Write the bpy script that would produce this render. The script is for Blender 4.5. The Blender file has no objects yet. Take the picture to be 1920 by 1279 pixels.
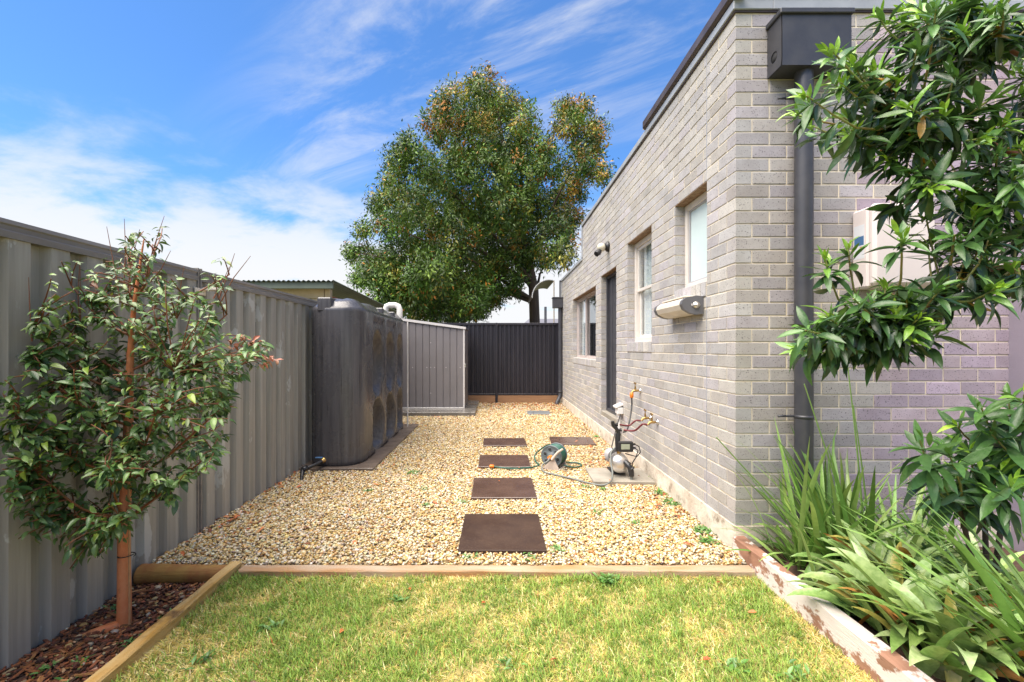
import bpy, math, random
import numpy as np
from mathutils import Vector, Matrix
R = math.radians
random.seed(7); rng = np.random.default_rng(7)
scene = bpy.context.scene
col = scene.collection

# ------------------------------------------------------------------ camera
EYE = 1.40
cam_d = bpy.data.cameras.new('camera'); cam = bpy.data.objects.new('camera', cam_d); col.objects.link(cam)
cam.location = (0, 0, EYE); cam.rotation_euler = (R(90), 0, 0)
cam_d.sensor_width = 36; cam_d.lens = 830/1920*36
cam_d.shift_x = 29/1920; cam_d.shift_y = 13.5/1920
cam_d.clip_start = 0.05; cam_d.clip_end = 2000
scene.camera = cam

# ------------------------------------------------------------------ sky and sun
SUN_EL, SUN_AZ = 66, 240          # azimuth measured clockwise from +Y: behind the camera, to the left
world = bpy.data.worlds.new('World'); scene.world = world; world.use_nodes = True
nt = world.node_tree; nt.nodes.clear()
def wn(t, **k):
    n = nt.nodes.new(t)
    for a, b in k.items(): setattr(n, a, b)
    return n
def wmath(op, a, b=None, clamp=False):
    n = wn('ShaderNodeMath', operation=op, use_clamp=clamp)
    for i, v in enumerate((a, b)):
        if v is None: continue
        if isinstance(v, (int, float)): n.inputs[i].default_value = v
        else: nt.links.new(v, n.inputs[i])
    return n.outputs[0]
sky = wn('ShaderNodeTexSky'); sky.sky_type = 'NISHITA'; sky.sun_disc = False
sky.sun_elevation = R(SUN_EL); sky.sun_rotation = R(SUN_AZ); sky.air_density = 1.0; sky.dust_density = 0.3; sky.ozone_density = 3.0
tc = wn('ShaderNodeTexCoord'); sp = wn('ShaderNodeSeparateXYZ'); nt.links.new(tc.outputs['Generated'], sp.inputs[0])
zc = wmath('ADD', wmath('MAXIMUM', sp.outputs[2], 0.0), 0.16)
cu = wmath('DIVIDE', sp.outputs[0], zc); cv = wmath('DIVIDE', sp.outputs[1], zc)
cb = wn('ShaderNodeCombineXYZ'); nt.links.new(cu, cb.inputs[0]); nt.links.new(cv, cb.inputs[1])
def wnoise(rot, scl, scale, detail, rough, dist=0.0, off=(0,0,0)):
    m0 = wn('ShaderNodeMapping'); m0.inputs['Rotation'].default_value = (0, 0, R(rot)); nt.links.new(cb.outputs[0], m0.inputs[0])
    m = wn('ShaderNodeMapping'); m.inputs['Scale'].default_value = scl; m.inputs['Location'].default_value = off
    nt.links.new(m0.outputs[0], m.inputs[0])
    n = wn('ShaderNodeTexNoise'); n.inputs['Scale'].default_value = scale; n.inputs['Detail'].default_value = detail
    n.inputs['Roughness'].default_value = rough; n.inputs['Distortion'].default_value = dist
    nt.links.new(m.outputs[0], n.inputs['Vector']); return n.outputs[0]
def wrange(v, a, b, c=0.0, d=1.0):
    n = wn('ShaderNodeMapRange', interpolation_type='SMOOTHSTEP')
    nt.links.new(v, n.inputs[0])
    for i, q in enumerate((a, b, c, d)): n.inputs[i+1].default_value = q
    return n.outputs[0]
wisp = wnoise(30, (0.7, 2.2, 1), 1.9, 9, 0.64, 0.6, (12.3, 1.4, 0))
puff = wnoise(10, (1, 1.2, 1), 2.1, 9, 0.6, 0.25, (8.0, 2.2, 0))
patch = wnoise(30, (0.35, 1.1, 1), 0.9, 2, 0.5, 0.2, (12.1, 4.2, 0))
low = wrange(sp.outputs[2], 0.12, 0.46, 1.0, 0.0)
wispy = wmath('MULTIPLY', wrange(wisp, 0.40, 0.74), wrange(patch, 0.38, 0.58))
bank = wmath('MULTIPLY', wrange(wmath('ADD', puff, wmath('MULTIPLY', low, 0.50)), 0.60, 0.92), wmath('POWER', low, 0.6))
haze = wrange(sp.outputs[2], 0.0, 0.26, 0.9, 0.0)
cl = wmath('MAXIMUM', wmath('MULTIPLY', wispy, 0.72), wmath('MAXIMUM', bank, haze), True)
tint = wn('ShaderNodeMix', data_type='RGBA', blend_type='MULTIPLY'); tint.inputs[0].default_value = 1.0
nt.links.new(sky.outputs[0], tint.inputs[6]); tint.inputs[7].default_value = (0.50, 0.78, 1.05, 1)
mx = wn('ShaderNodeMix', data_type='RGBA'); nt.links.new(cl, mx.inputs[0]); nt.links.new(tint.outputs[2], mx.inputs[6])
mx.inputs[7].default_value = (4.05, 4.1, 4.2, 1)
bg = wn('ShaderNodeBackground'); bg.inputs[1].default_value = 0.10; nt.links.new(mx.outputs[2], bg.inputs[0])
wo = wn('ShaderNodeOutputWorld'); nt.links.new(bg.outputs[0], wo.inputs[0])

sun_d = bpy.data.lights.new('sun', 'SUN'); sun_d.energy = 5.0; sun_d.angle = R(70); sun_d.color = (1.0, 0.90, 0.77)
sun = bpy.data.objects.new('sun', sun_d); col.objects.link(sun)
sd = Vector((math.sin(R(SUN_AZ))*math.cos(R(SUN_EL)), math.cos(R(SUN_AZ))*math.cos(R(SUN_EL)), math.sin(R(SUN_EL))))
sun.rotation_euler = sd.to_track_quat('Z', 'Y').to_euler()
sun.location = (-4, -6, 12)
vs = scene.view_settings; vs.view_transform = 'Standard'; vs.look = 'None'; vs.gamma = 1.0; vs.exposure = 1.25
vs.use_curve_mapping = False

# ------------------------------------------------------------------ materials
def mat(name, c=(0.5,0.5,0.5), rough=0.6, metal=0.0, c2=None, nscale=8.0, nstretch=(1,1,1), ramp=(0.35,0.65),
        bump=0.0, bscale=40.0, bstretch=(1,1,1), attr=False, spec=0.5, transl=0.0, rvar=0.0, rscale=3.0, speck=None, coat=0.0, dirt=None):
    m = bpy.data.materials.new(name); m.use_nodes = True
    t = m.node_tree; N = t.nodes; L = t.links
    b = N['Principled BSDF']; b.inputs['Roughness'].default_value = rough; b.inputs['Metallic'].default_value = metal
    b.inputs['Specular IOR Level'].default_value = spec; b.inputs['Coat Weight'].default_value = coat
    g = N.new('ShaderNodeNewGeometry')
    def noise(scale, st, detail=5, rgh=0.6):
        mp = N.new('ShaderNodeMapping'); mp.inputs['Scale'].default_value = st; L.new(g.outputs['Position'], mp.inputs[0])
        n = N.new('ShaderNodeTexNoise'); n.inputs['Scale'].default_value = scale; n.inputs['Detail'].default_value = detail; n.inputs['Roughness'].default_value = rgh
        L.new(mp.outputs[0], n.inputs['Vector']); return n.outputs[0]
    def rng_(v, a, b_, lo=0.0, hi=1.0):
        r = N.new('ShaderNodeMapRange'); L.new(v, r.inputs[0])
        for i, q in enumerate((a, b_, lo, hi)): r.inputs[i+1].default_value = q
        return r.outputs[0]
    def mixc(f, a, b_, mode='MIX'):
        x = N.new('ShaderNodeMix'); x.data_type = 'RGBA'; x.blend_type = mode
        for i, q in ((0, f), (6, a), (7, b_)):
            if isinstance(q, (int, float)): x.inputs[i].default_value = q
            elif isinstance(q, tuple): x.inputs[i].default_value = (*q, 1)
            else: L.new(q, x.inputs[i])
        return x.outputs[2]
    cur = c
    if attr:
        a = N.new('ShaderNodeAttribute'); a.attribute_name = 'col'; cur = a.outputs['Color']
        if c2 is not None: cur = mixc(rng_(noise(nscale, nstretch), *ramp), cur, mixc(1.0, cur, c2, 'MULTIPLY'))
    elif c2 is not None:
        cur = mixc(rng_(noise(nscale, nstretch), *ramp), c, c2)
    if speck:
        sc_, lo_, hi_, cc_ = speck
        cur = mixc(rng_(noise(sc_, (1,1,1), 2, 0.5), lo_, hi_), cur, cc_)
    if dirt:
        sc_, st_, lo_, hi_, cc_ = dirt
        cur = mixc(rng_(noise(sc_, st_, 6, 0.65), lo_, hi_), cur, cc_)
    if isinstance(cur, tuple): b.inputs['Base Color'].default_value = (*cur, 1)
    else: L.new(cur, b.inputs['Base Color'])
    if rvar: L.new(rng_(noise(rscale, (1,1,1)), 0.35, 0.65, max(0.03, rough-rvar), min(1, rough+rvar)), b.inputs['Roughness'])
    if bump:
        bp = N.new('ShaderNodeBump'); bp.inputs['Strength'].default_value = bump; bp.inputs['Distance'].default_value = 0.01
        L.new(noise(bscale, bstretch), bp.inputs['Height']); L.new(bp.outputs[0], b.inputs['Normal'])
    if transl:
        tr = N.new('ShaderNodeBsdfTranslucent'); ms = N.new('ShaderNodeMixShader'); ms.inputs[0].default_value = transl
        if isinstance(cur, tuple): tr.inputs[0].default_value = (*cur, 1)
        else: L.new(cur, tr.inputs[0])
        L.new(b.outputs[0], ms.inputs[1]); L.new(tr.outputs[0], ms.inputs[2]); L.new(ms.outputs[0], N['Material Output'].inputs[0])
    return m
def glass(name, tintc=(0.94,0.96,0.96), ior=1.5):
    m = bpy.data.materials.new(name); m.use_nodes = True; t = m.node_tree; N = t.nodes; L = t.links
    N.remove(N['Principled BSDF'])
    lw = N.new('ShaderNodeLayerWeight'); lw.inputs[0].default_value = 0.5
    pw = N.new('ShaderNodeMath'); pw.operation = 'POWER'; pw.inputs[1].default_value = 4.0; L.new(lw.outputs['Facing'], pw.inputs[0])
    fr = N.new('ShaderNodeMath'); fr.operation = 'MULTIPLY_ADD'; fr.inputs[1].default_value = 0.85; fr.inputs[2].default_value = 0.05; L.new(pw.outputs[0], fr.inputs[0])
    tr = N.new('ShaderNodeBsdfTransparent'); tr.inputs[0].default_value = (*tintc, 1)
    gl = N.new('ShaderNodeBsdfGlossy'); gl.inputs['Roughness'].default_value = 0.02; gl.inputs[0].default_value = (0.95,0.97,1,1)
    ms = N.new('ShaderNodeMixShader'); L.new(fr.outputs[0], ms.inputs[0]); L.new(tr.outputs[0], ms.inputs[1]); L.new(gl.outputs[0], ms.inputs[2])
    L.new(ms.outputs[0], N['Material Output'].inputs[0]); return m
M = dict(
 brick=mat('brick', attr=True, c2=(0.86,0.85,0.84), nscale=9, rough=0.75, bump=0.25, bscale=160, speck=(115,0.615,0.68,(0.11,0.10,0.105)), dirt=(16,(2.5,2.5,0.5),0.62,0.85,(0.24,0.225,0.21))),
 mortar=mat('mortar', (0.80,0.71,0.55), 0.9, c2=(0.70,0.62,0.48), nscale=14, bump=0.3, bscale=200),
 footing=mat('footing', (0.70,0.64,0.54), 0.9, c2=(0.50,0.43,0.34), nscale=7, bump=0.6, bscale=45, dirt=(9,(1,1,1),0.56,0.72,(0.20,0.15,0.10))),
 frame=mat('window_frame_paint', (0.66,0.61,0.55), 0.4, c2=(0.60,0.55,0.50), nscale=5),
 frame3=mat('window_frame_beige', (0.50,0.43,0.40), 0.4, c2=(0.45,0.39,0.36), nscale=5),
 alum=mat('grey_aluminium', (0.40,0.39,0.40), 0.4, metal=0.0, c2=(0.34,0.33,0.34), nscale=6),
 flash=mat('flashing', (0.36,0.38,0.41), 0.4, c2=(0.30,0.32,0.35), nscale=5),
 char=mat('charcoal_paint', (0.040,0.041,0.050), 0.38, c2=(0.055,0.055,0.062), nscale=7, rvar=0.08),
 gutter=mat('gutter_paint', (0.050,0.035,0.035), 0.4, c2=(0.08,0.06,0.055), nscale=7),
 rust=mat('rusty_steel', (0.16,0.075,0.03), 0.8, c2=(0.28,0.20,0.12), nscale=30, bump=0.3),
 glass=glass('clear_glass'), 
 frost=mat('obscure_glass', (0.60,0.71,0.70), 0.12, c2=(0.55,0.67,0.66), nscale=3, spec=0.6),
 curtain=mat('curtain', (0.80,0.84,0.84), 0.9, c2=(0.66,0.70,0.70), nscale=18, nstretch=(1,1,0.05)),
 tealblind=mat('dark_blind', (0.035,0.06,0.065), 0.6),
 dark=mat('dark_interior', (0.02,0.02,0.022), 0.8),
 cream=mat('cream_boards', (0.66,0.61,0.50), 0.6, c2=(0.60,0.55,0.45), nscale=6),
 render=mat('mauve_render', (0.33,0.285,0.35), 0.85, c2=(0.30,0.26,0.32), nscale=4, bump=0.2, bscale=120),
 fence=mat('weathered_sheet', (0.370,0.352,0.305), 0.42, c2=(0.260,0.245,0.210), nscale=22, nstretch=(1,1,0.035), ramp=(0.32,0.66), rvar=0.12, dirt=(4.2,(1,1.2,0.5),0.595,0.625,(0.44,0.44,0.41))),
 rail=mat('fence_rail', (0.15,0.135,0.12), 0.45, c2=(0.22,0.20,0.18), nscale=9, nstretch=(1,0.3,1)),
 fence2=mat('dark_sheet', (0.014,0.013,0.019), 0.42, c2=(0.022,0.020,0.027), nscale=6, nstretch=(1,1,0.15)),
 plinth=mat('pine_plinth', (0.36,0.20,0.10), 0.7, c2=(0.26,0.14,0.07), nscale=10, nstretch=(0.3,1,6)),
 tank=mat('tank_plastic', (0.044,0.043,0.049), 0.26, c2=(0.078,0.076,0.082), nscale=34, nstretch=(1,1,0.035), rvar=0.12, bump=0.25, bscale=40, bstretch=(1,1,0.05), dirt=(42,(1,1,0.03),0.60,0.66,(0.022,0.021,0.024))),
 pvc=mat('white_pvc', (0.72,0.70,0.66), 0.35, c2=(0.62,0.60,0.55), nscale=12),
 slab=mat('brown_slab', (0.15,0.115,0.09), 0.4, c2=(0.10,0.075,0.06), nscale=6, rvar=0.15),
 conc=mat('concrete', (0.33,0.30,0.25), 0.55, c2=(0.25,0.23,0.19), nscale=7, rvar=0.2, bump=0.15, bscale=90),
 wetconc=mat('wet_concrete', (0.19,0.175,0.155), 0.22, c2=(0.13,0.12,0.11), nscale=5, rvar=0.15),
 paver=mat('brown_paver', (0.036,0.019,0.013), 0.62, c2=(0.060,0.034,0.021), nscale=3.4, ramp=(0.4,0.7), spec=0.3, rvar=0.12, rscale=2.4, bump=0.10, bscale=60, speck=(260,0.66,0.72,(0.19,0.13,0.09))),
 wetpaver=mat('wet_brown_paver', (0.070,0.042,0.034), 0.16, c2=(0.10,0.062,0.048), nscale=4, rvar=0.13, rscale=7, bump=0.16, bscale=13, bstretch=(3,1,1)),
 greypaver=mat('grey_paver', (0.17,0.18,0.19), 0.4, c2=(0.13,0.14,0.15), nscale=6),
 shed=mat('shed_steel', (0.185,0.172,0.175), 0.40, c2=(0.17,0.158,0.16), nscale=3),
 shedtrim=mat('shed_trim', (0.60,0.58,0.56), 0.35),
 timber=mat('edging_timber', (0.44,0.235,0.045), 0.75, c2=(0.55,0.38,0.16), nscale=8, nstretch=(3,0.35,3), bump=0.5, bscale=22, bstretch=(3,3,12), dirt=(6,(1,1,3),0.58,0.70,(0.13,0.07,0.025))),
 greytimber=mat('weathered_timber', (0.40,0.31,0.22), 0.8, c2=(0.36,0.18,0.065), nscale=3, nstretch=(0.6,3,3), bump=0.4, bscale=30, bstretch=(1,6,6)),
 log=mat('dark_log', (0.26,0.09,0.025), 0.7, c2=(0.36,0.21,0.05), nscale=6, bump=0.5, bscale=18, bstretch=(0.5,4,4)),
 sleeper=mat('peeling_sleeper', (0.27,0.135,0.085), 0.75, c2=(0.34,0.18,0.115), nscale=8, nstretch=(2,0.4,3), bump=0.35, bscale=30, bstretch=(4,0.5,4), dirt=(3.2,(1,1,1.6),0.47,0.50,(0.68,0.60,0.55))),
 soil=mat('dark_soil', (0.060,0.032,0.022), 0.95, c2=(0.11,0.06,0.038), nscale=22, bump=0.8, bscale=60),
 lawnsoil=mat('thatch_soil', (0.36,0.27,0.10), 0.95, c2=(0.20,0.19,0.045), nscale=9, ramp=(0.4,0.6), bump=0.5, bscale=80),
 gravelbase=mat('gravel_bed', (0.34,0.24,0.12), 0.9, c2=(0.18,0.12,0.055), nscale=30, bump=0.8, bscale=45),
 earth=mat('earth', (0.16,0.15,0.07), 0.95, c2=(0.10,0.12,0.04), nscale=0.5),
 pebble=mat('pebble', attr=True, rough=0.42, c2=(0.78,0.70,0.58), nscale=90, spec=0.5),
 chip=mat('bark_chip', attr=True, rough=0.75, c2=(0.7,0.65,0.6), nscale=60),
 grass=mat('grass_blade', attr=True, rough=0.5, transl=0.22, spec=0.35),
 leaf=mat('leaf', attr=True, rough=0.36, c2=(0.62,0.70,0.55), nscale=55, transl=0.13, spec=0.5),
 gloss=mat('glossy_leaf', attr=True, rough=0.31, c2=(0.60,0.70,0.55), nscale=45, transl=0.13, spec=0.55, bump=0.12, bscale=70),
 strap=mat('strap_leaf', attr=True, rough=0.36, transl=0.2, spec=0.5, c2=(0.8,0.85,0.75), nscale=30),
 treeleaf=mat('tree_leaf', attr=True, rough=0.48, transl=0.14, spec=0.32),
 bark=mat('bark', (0.060,0.042,0.033), 0.9, c2=(0.10,0.07,0.05), nscale=8, nstretch=(1,1,0.2), bump=0.8, bscale=22, bstretch=(1,1,0.25)),
 redbark=mat('smooth_red_bark', (0.50,0.150,0.050), 0.6, c2=(0.54,0.22,0.10), nscale=9, bump=0.5, bscale=60, bstretch=(1,1,0.35), dirt=(14,(1,1,0.6),0.58,0.7,(0.20,0.075,0.03))),
 twig=mat('twig', (0.23,0.075,0.03), 0.6, c2=(0.15,0.07,0.03), nscale=20),
 greentwig=mat('green_twig', (0.20,0.26,0.06), 0.5, c2=(0.22,0.16,0.05), nscale=12),
 stalk=mat('green_stalk', (0.16,0.29,0.07), 0.45, c2=(0.22,0.34,0.09), nscale=20),
 stake=mat('stake_wood', (0.42,0.22,0.10), 0.7, c2=(0.33,0.16,0.07), nscale=18),
 black=mat('black_plastic', (0.018,0.018,0.020), 0.35),
 reelgrey=mat('reel_grey', (0.115,0.145,0.155), 0.45, c2=(0.09,0.11,0.12), nscale=12),
 beige=mat('reel_beige', (0.55,0.47,0.40), 0.5, c2=(0.48,0.40,0.34), nscale=12),
 hose=mat('green_hose', (0.012,0.085,0.060), 0.38),
 greyhose=mat('grey_hose', (0.13,0.14,0.13), 0.42),
 redhose=mat('maroon_hose', (0.13,0.018,0.022), 0.4),
 orange=mat('orange_plastic', (0.75,0.20,0.02), 0.4),
 brass=mat('brass', (0.50,0.33,0.12), 0.35, metal=0.9, c2=(0.38,0.24,0.10), nscale=40),
 chrome=mat('chrome', (0.75,0.75,0.76), 0.15, metal=1.0),
 steel=mat('stainless', (0.72,0.68,0.64), 0.32, metal=0.85, c2=(0.62,0.58,0.54), nscale=20),
 white=mat('white_plastic', (0.72,0.71,0.69), 0.4),
 lcd=mat('lcd', (0.30,0.33,0.25), 0.2),
 heater=mat('enamel', (0.74,0.66,0.64), 0.4),
 blue=mat('label_blue', (0.06,0.16,0.33), 0.5), labelw=mat('label_white', (0.72,0.74,0.78), 0.5), labelr=mat('label_red', (0.6,0.12,0.10), 0.5),
 line=mat('clothesline_shell', (0.66,0.60,0.50), 0.4, c2=(0.58,0.52,0.43), nscale=6),
 endcap=mat('grey_endcap', (0.115,0.115,0.125), 0.4),
 globe=mat('lamp_glass', (0.62,0.58,0.46), 0.08, spec=0.7),
 roofgreen=mat('roof_green', (0.125,0.15,0.115), 0.45, c2=(0.10,0.12,0.095), nscale=6),
 fibro=mat('tan_boards', (0.50,0.40,0.25), 0.8, c2=(0.40,0.31,0.19), nscale=4),
 redwood=mat('red_timber', (0.30,0.10,0.05), 0.7),
 tile=mat('terracotta', (0.40,0.16,0.07), 0.8, c2=(0.30,0.12,0.06), nscale=3),
 greyroof=mat('grey_roof', (0.12,0.12,0.14), 0.7), farwall=mat('far_wall', (0.55,0.48,0.38), 0.8),
 joint=mat('sealant', (0.26,0.28,0.33), 0.7), polyc=mat('awning_sheet', (0.09,0.06,0.05), 0.5), litter=mat('dead_leaf', attr=True, rough=0.6, transl=0.1),
)

# ------------------------------------------------------------------ mesh helpers
LOC = {}
def tag(o, label=None, cat=None, group=None, kind=None):
    if label: o['label'] = label
    if cat: o['category'] = cat
    if group: o['group'] = group
    if kind: o['kind'] = kind
    return o
def thing(name, label, cat, loc=(0,0,0), group=None):
    o = bpy.data.objects.new(name, None); col.objects.link(o); o.location = loc; o.empty_display_size = 0.1
    LOC[o] = Vector(loc); return tag(o, label, cat, group)
def link(name, me, m, parent=None, loc=(0,0,0)):
    o = bpy.data.objects.new(name, me); col.objects.link(o)
    if m and not me.materials: me.materials.append(m)
    if parent: o.parent = parent; LOC[o] = LOC[parent]
    else: o.location = loc; LOC[o] = Vector(loc)
    return o
class MB:
    def __init__(s): s.v = []; s.f = []; s.sm = []
    def add(s, vs_, fs, smooth=False):
        n = len(s.v); s.v += [tuple(p) for p in vs_]; s.f += [tuple(i+n for i in q) for q in fs]; s.sm += [smooth]*len(fs); return s
    def box(s, x0, x1, y0, y1, z0, z1, mtx=None):
        p = [(x0,y0,z0),(x1,y0,z0),(x1,y1,z0),(x0,y1,z0),(x0,y0,z1),(x1,y0,z1),(x1,y1,z1),(x0,y1,z1)]
        if mtx: p = [mtx @ Vector(q) for q in p]
        return s.add(p, [(0,3,2,1),(4,5,6,7),(0,1,5,4),(1,2,6,5),(2,3,7,6),(3,0,4,7)])
    def bbox(s, x0, x1, y0, y1, z0, z1, b=0.005, mtx=None):
        """box with chamfered edges"""
        P = []; idx = {}
        for ix, X in enumerate((x0, x1)):
            for iy, Y in enumerate((y0, y1)):
                for iz, Z in enumerate((z0, z1)):
                    sx, sy, sz = (1, -1)[ix], (1, -1)[iy], (1, -1)[iz]
                    for a in range(3):
                        q = [X+sx*b, Y+sy*b, Z+sz*b]; q[a] = (X, Y, Z)[a]
                        idx[ix,iy,iz,a] = len(P); P.append(q)
        F = []
        def face(keys): F.append([idx[k] for k in keys])
        for i in (0,1):
            face([(i,0,0,0),(i,1,0,0),(i,1,1,0),(i,0,1,0)]); face([(0,i,0,1),(1,i,0,1),(1,i,1,1),(0,i,1,1)]); face([(0,0,i,2),(1,0,i,2),(1,1,i,2),(0,1,i,2)])
            for j in (0,1):
                face([(i,j,0,0),(i,j,1,0),(i,j,1,1),(i,j,0,1)]); face([(i,0,j,0),(i,1,j,0),(i,1,j,2),(i,0,j,2)]); face([(0,i,j,1),(1,i,j,1),(1,i,j,2),(0,i,j,2)])
                for k in (0,1): face([(i,j,k,0),(i,j,k,1),(i,j,k,2)])
        c = Vector(((x0+x1)/2,(y0+y1)/2,(z0+z1)/2)); F2 = []
        for q in F:
            a, b_, c_ = [Vector(P[t]) for t in q[:3]]; nrm = (b_-a).cross(c_-a)
            mid = sum((Vector(P[t]) for t in q), Vector())/len(q)
            F2.append(tuple(q) if nrm.dot(mid-c) > 0 else tuple(reversed(q)))
        if mtx: P = [mtx @ Vector(q) for q in P]
        return s.add(P, F2)
    def tube(s, pts, r, n=8, cap=True, smooth=True):
        pts = [Vector(p) for p in pts]; k = len(pts)
        rr = r if isinstance(r, (list, tuple)) else [r]*k
        ref = None; V = []
        for i, p in enumerate(pts):
            d = (pts[min(i+1,k-1)]-pts[max(i-1,0)]).normalized()
            if ref is None: ref = d.orthogonal().normalized()
            else:
                ref = ref - d*ref.dot(d)
                ref = ref.normalized() if ref.length > 1e-6 else d.orthogonal().normalized()
            b = d.cross(ref)
            for j in range(n):
                a = 2*math.pi*j/n; V.append(p+(ref*math.cos(a)+b*math.sin(a))*rr[i])
        F = [(i*n+j, i*n+(j+1)%n, (i+1)*n+(j+1)%n, (i+1)*n+j) for i in range(k-1) for j in range(n)]
        s.add(V, F, smooth)
        if cap: s.add([V[j] for j in range(n)][::-1], [tuple(range(n))]); s.add([V[(k-1)*n+j] for j in range(n)], [tuple(range(n))])
        return s
    def lathe(s, prof, p0, axis, n=16, smooth=True):
        """prof = [(t along axis, radius)]"""
        p0 = Vector(p0); d = Vector(axis).normalized()
        return s.tube([p0+d*(t+1e-5*i) for i, (t, r) in enumerate(prof)], [max(r, 1e-4) for t, r in prof], n, True, smooth) if False else s._lathe(prof, p0, d, n, smooth)
    def _lathe(s, prof, p0, d, n, smooth):
        a = d.orthogonal().normalized(); b = d.cross(a); V = []
        for t, r in prof:
            for j in range(n):
                q = 2*math.pi*j/n; V.append(p0+d*t+(a*math.cos(q)+b*math.sin(q))*r)
        k = len(prof)
        F = [(i*n+j, i*n+(j+1)%n, (i+1)*n+(j+1)%n, (i+1)*n+j) for i in range(k-1) for j in range(n)]
        F += [tuple(reversed(range(n))), tuple((k-1)*n+j for j in range(n))]
        return s.add(V, F, smooth)
    def extrude(s, prof, fn0, fn1, closed=True, smooth=False):
        """prof: list of 2D points, fn0/fn1 map them to 3D at both ends"""
        n = len(prof); V = [fn0(*p) for p in prof]+[fn1(*p) for p in prof]
        F = [(i, (i+1)%n, n+(i+1)%n, n+i) for i in range(n if closed else n-1)]
        if closed: F += [tuple(reversed(range(n))), tuple(range(n, 2*n))]
        return s.add(V, F, smooth)
    def grid(s, fn, nu, nv, smooth=True, closed_u=False):
        V = [fn(i/(nu if closed_u else nu-1), j/(nv-1)) for j in range(nv) for i in range(nu)]
        F = [(j*nu+i, j*nu+(i+1)%nu, (j+1)*nu+(i+1)%nu, (j+1)*nu+i) for j in range(nv-1) for i in range(nu if closed_u else nu-1)]
        return s.add(V, F, smooth)
    def mesh(s, name, off):
        me = bpy.data.meshes.new(name)
        me.from_pydata([(p[0]-off[0], p[1]-off[1], p[2]-off[2]) for p in s.v], [], s.f)
        me.polygons.foreach_set('use_smooth', s.sm); me.update(); return me
    def build(s, name, m, parent=None, loc=(0,0,0)):
        off = LOC[parent] if parent else Vector(loc)
        return link(name, s.mesh(name, off), m, parent, loc)
def recalc(o):
    import bmesh
    b = bmesh.new(); b.from_mesh(o.data); bmesh.ops.recalc_face_normals(b, faces=b.faces); b.to_mesh(o.data); b.free(); return o
def mesh_np(name, V, F, C=None, smooth=False):
    """F: (M,k) faces of one size"""
    V = np.asarray(V, np.float32); F = np.asarray(F, np.int32); k = F.shape[1]
    me = bpy.data.meshes.new(name)
    me.vertices.add(len(V)); me.vertices.foreach_set('co', V.ravel())
    me.loops.add(F.size); me.loops.foreach_set('vertex_index', F.ravel())
    me.polygons.add(len(F)); me.polygons.foreach_set('loop_start', np.arange(0, F.size, k, dtype=np.int32))
    try: me.polygons.foreach_set('loop_total', np.full(len(F), k, np.int32))
    except Exception: pass
    me.polygons.foreach_set('use_smooth', np.full(len(F), smooth, bool))
    if C is not None:
        a = me.attributes.new('col', 'FLOAT_COLOR', 'POINT')
        c4 = np.ones((len(V), 4), np.float32); c4[:, :3] = C; a.data.foreach_set('color', c4.ravel())
    me.update(calc_edges=True); me.validate(); return me
def setcol(me, c):
    a = me.attributes.new('col', 'FLOAT_COLOR', 'POINT'); n = len(me.vertices)
    a.data.foreach_set('color', np.tile(np.array([*c, 1], np.float32), n)); return me
def nrm(v): return v/np.maximum(np.linalg.norm(v, axis=-1, keepdims=True), 1e-9)
def frames(d, up):
    """columns x,y,z with y along d and z as near to up as can be"""
    y = nrm(np.asarray(d, float)); x = nrm(np.cross(y, up)); z = np.cross(x, y)
    return np.stack([x, y, z], -1)
def leaf_shape(width=0.3, nseg=4, fold=0.18, curl=0.25, peak=0.45):
    """unit-long leaf along +y, normal +z: returns verts, quads"""
    V = []; 
    for i in range(nseg+1):
        t = i/nseg; w = width*0.5*(math.sin(math.pi*min(1, max(0, t))**(math.log(0.5)/math.log(peak))))**0.85 if 0 < t < 1 else 0.012*(1-t)
        z = -curl*t*t; 
        V += [(-w, t, z+fold*w*2), (0, t, z), (w, t, z+fold*w*2)]
    F = []
    for i in range(nseg):
        a = 3*i; F += [(a, a+1, a+4, a+3), (a+1, a+2, a+5, a+4)]
    return np.array(V), np.array(F)
def scatter(tmpl, P, Fr, S, C, edge=None):
    """copies of a template at points P with frames Fr, scales S (n,) or (n,3), colours C"""
    V, F = tmpl; n = len(P); S = np.asarray(S, float)
    if S.ndim == 1: S = np.repeat(S[:, None], 3, 1)
    W = np.einsum('nij,nkj->nki', Fr, V[None]*S[:, None, :])+P[:, None, :]
    FF = (F[None]+(np.arange(n)*len(V))[:, None, None]).reshape(-1, F.shape[1])
    CC = np.repeat(np.asarray(C)[:, None, :], len(V), 1)
    return W.reshape(-1, 3), FF, CC.reshape(-1, 3)
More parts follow.
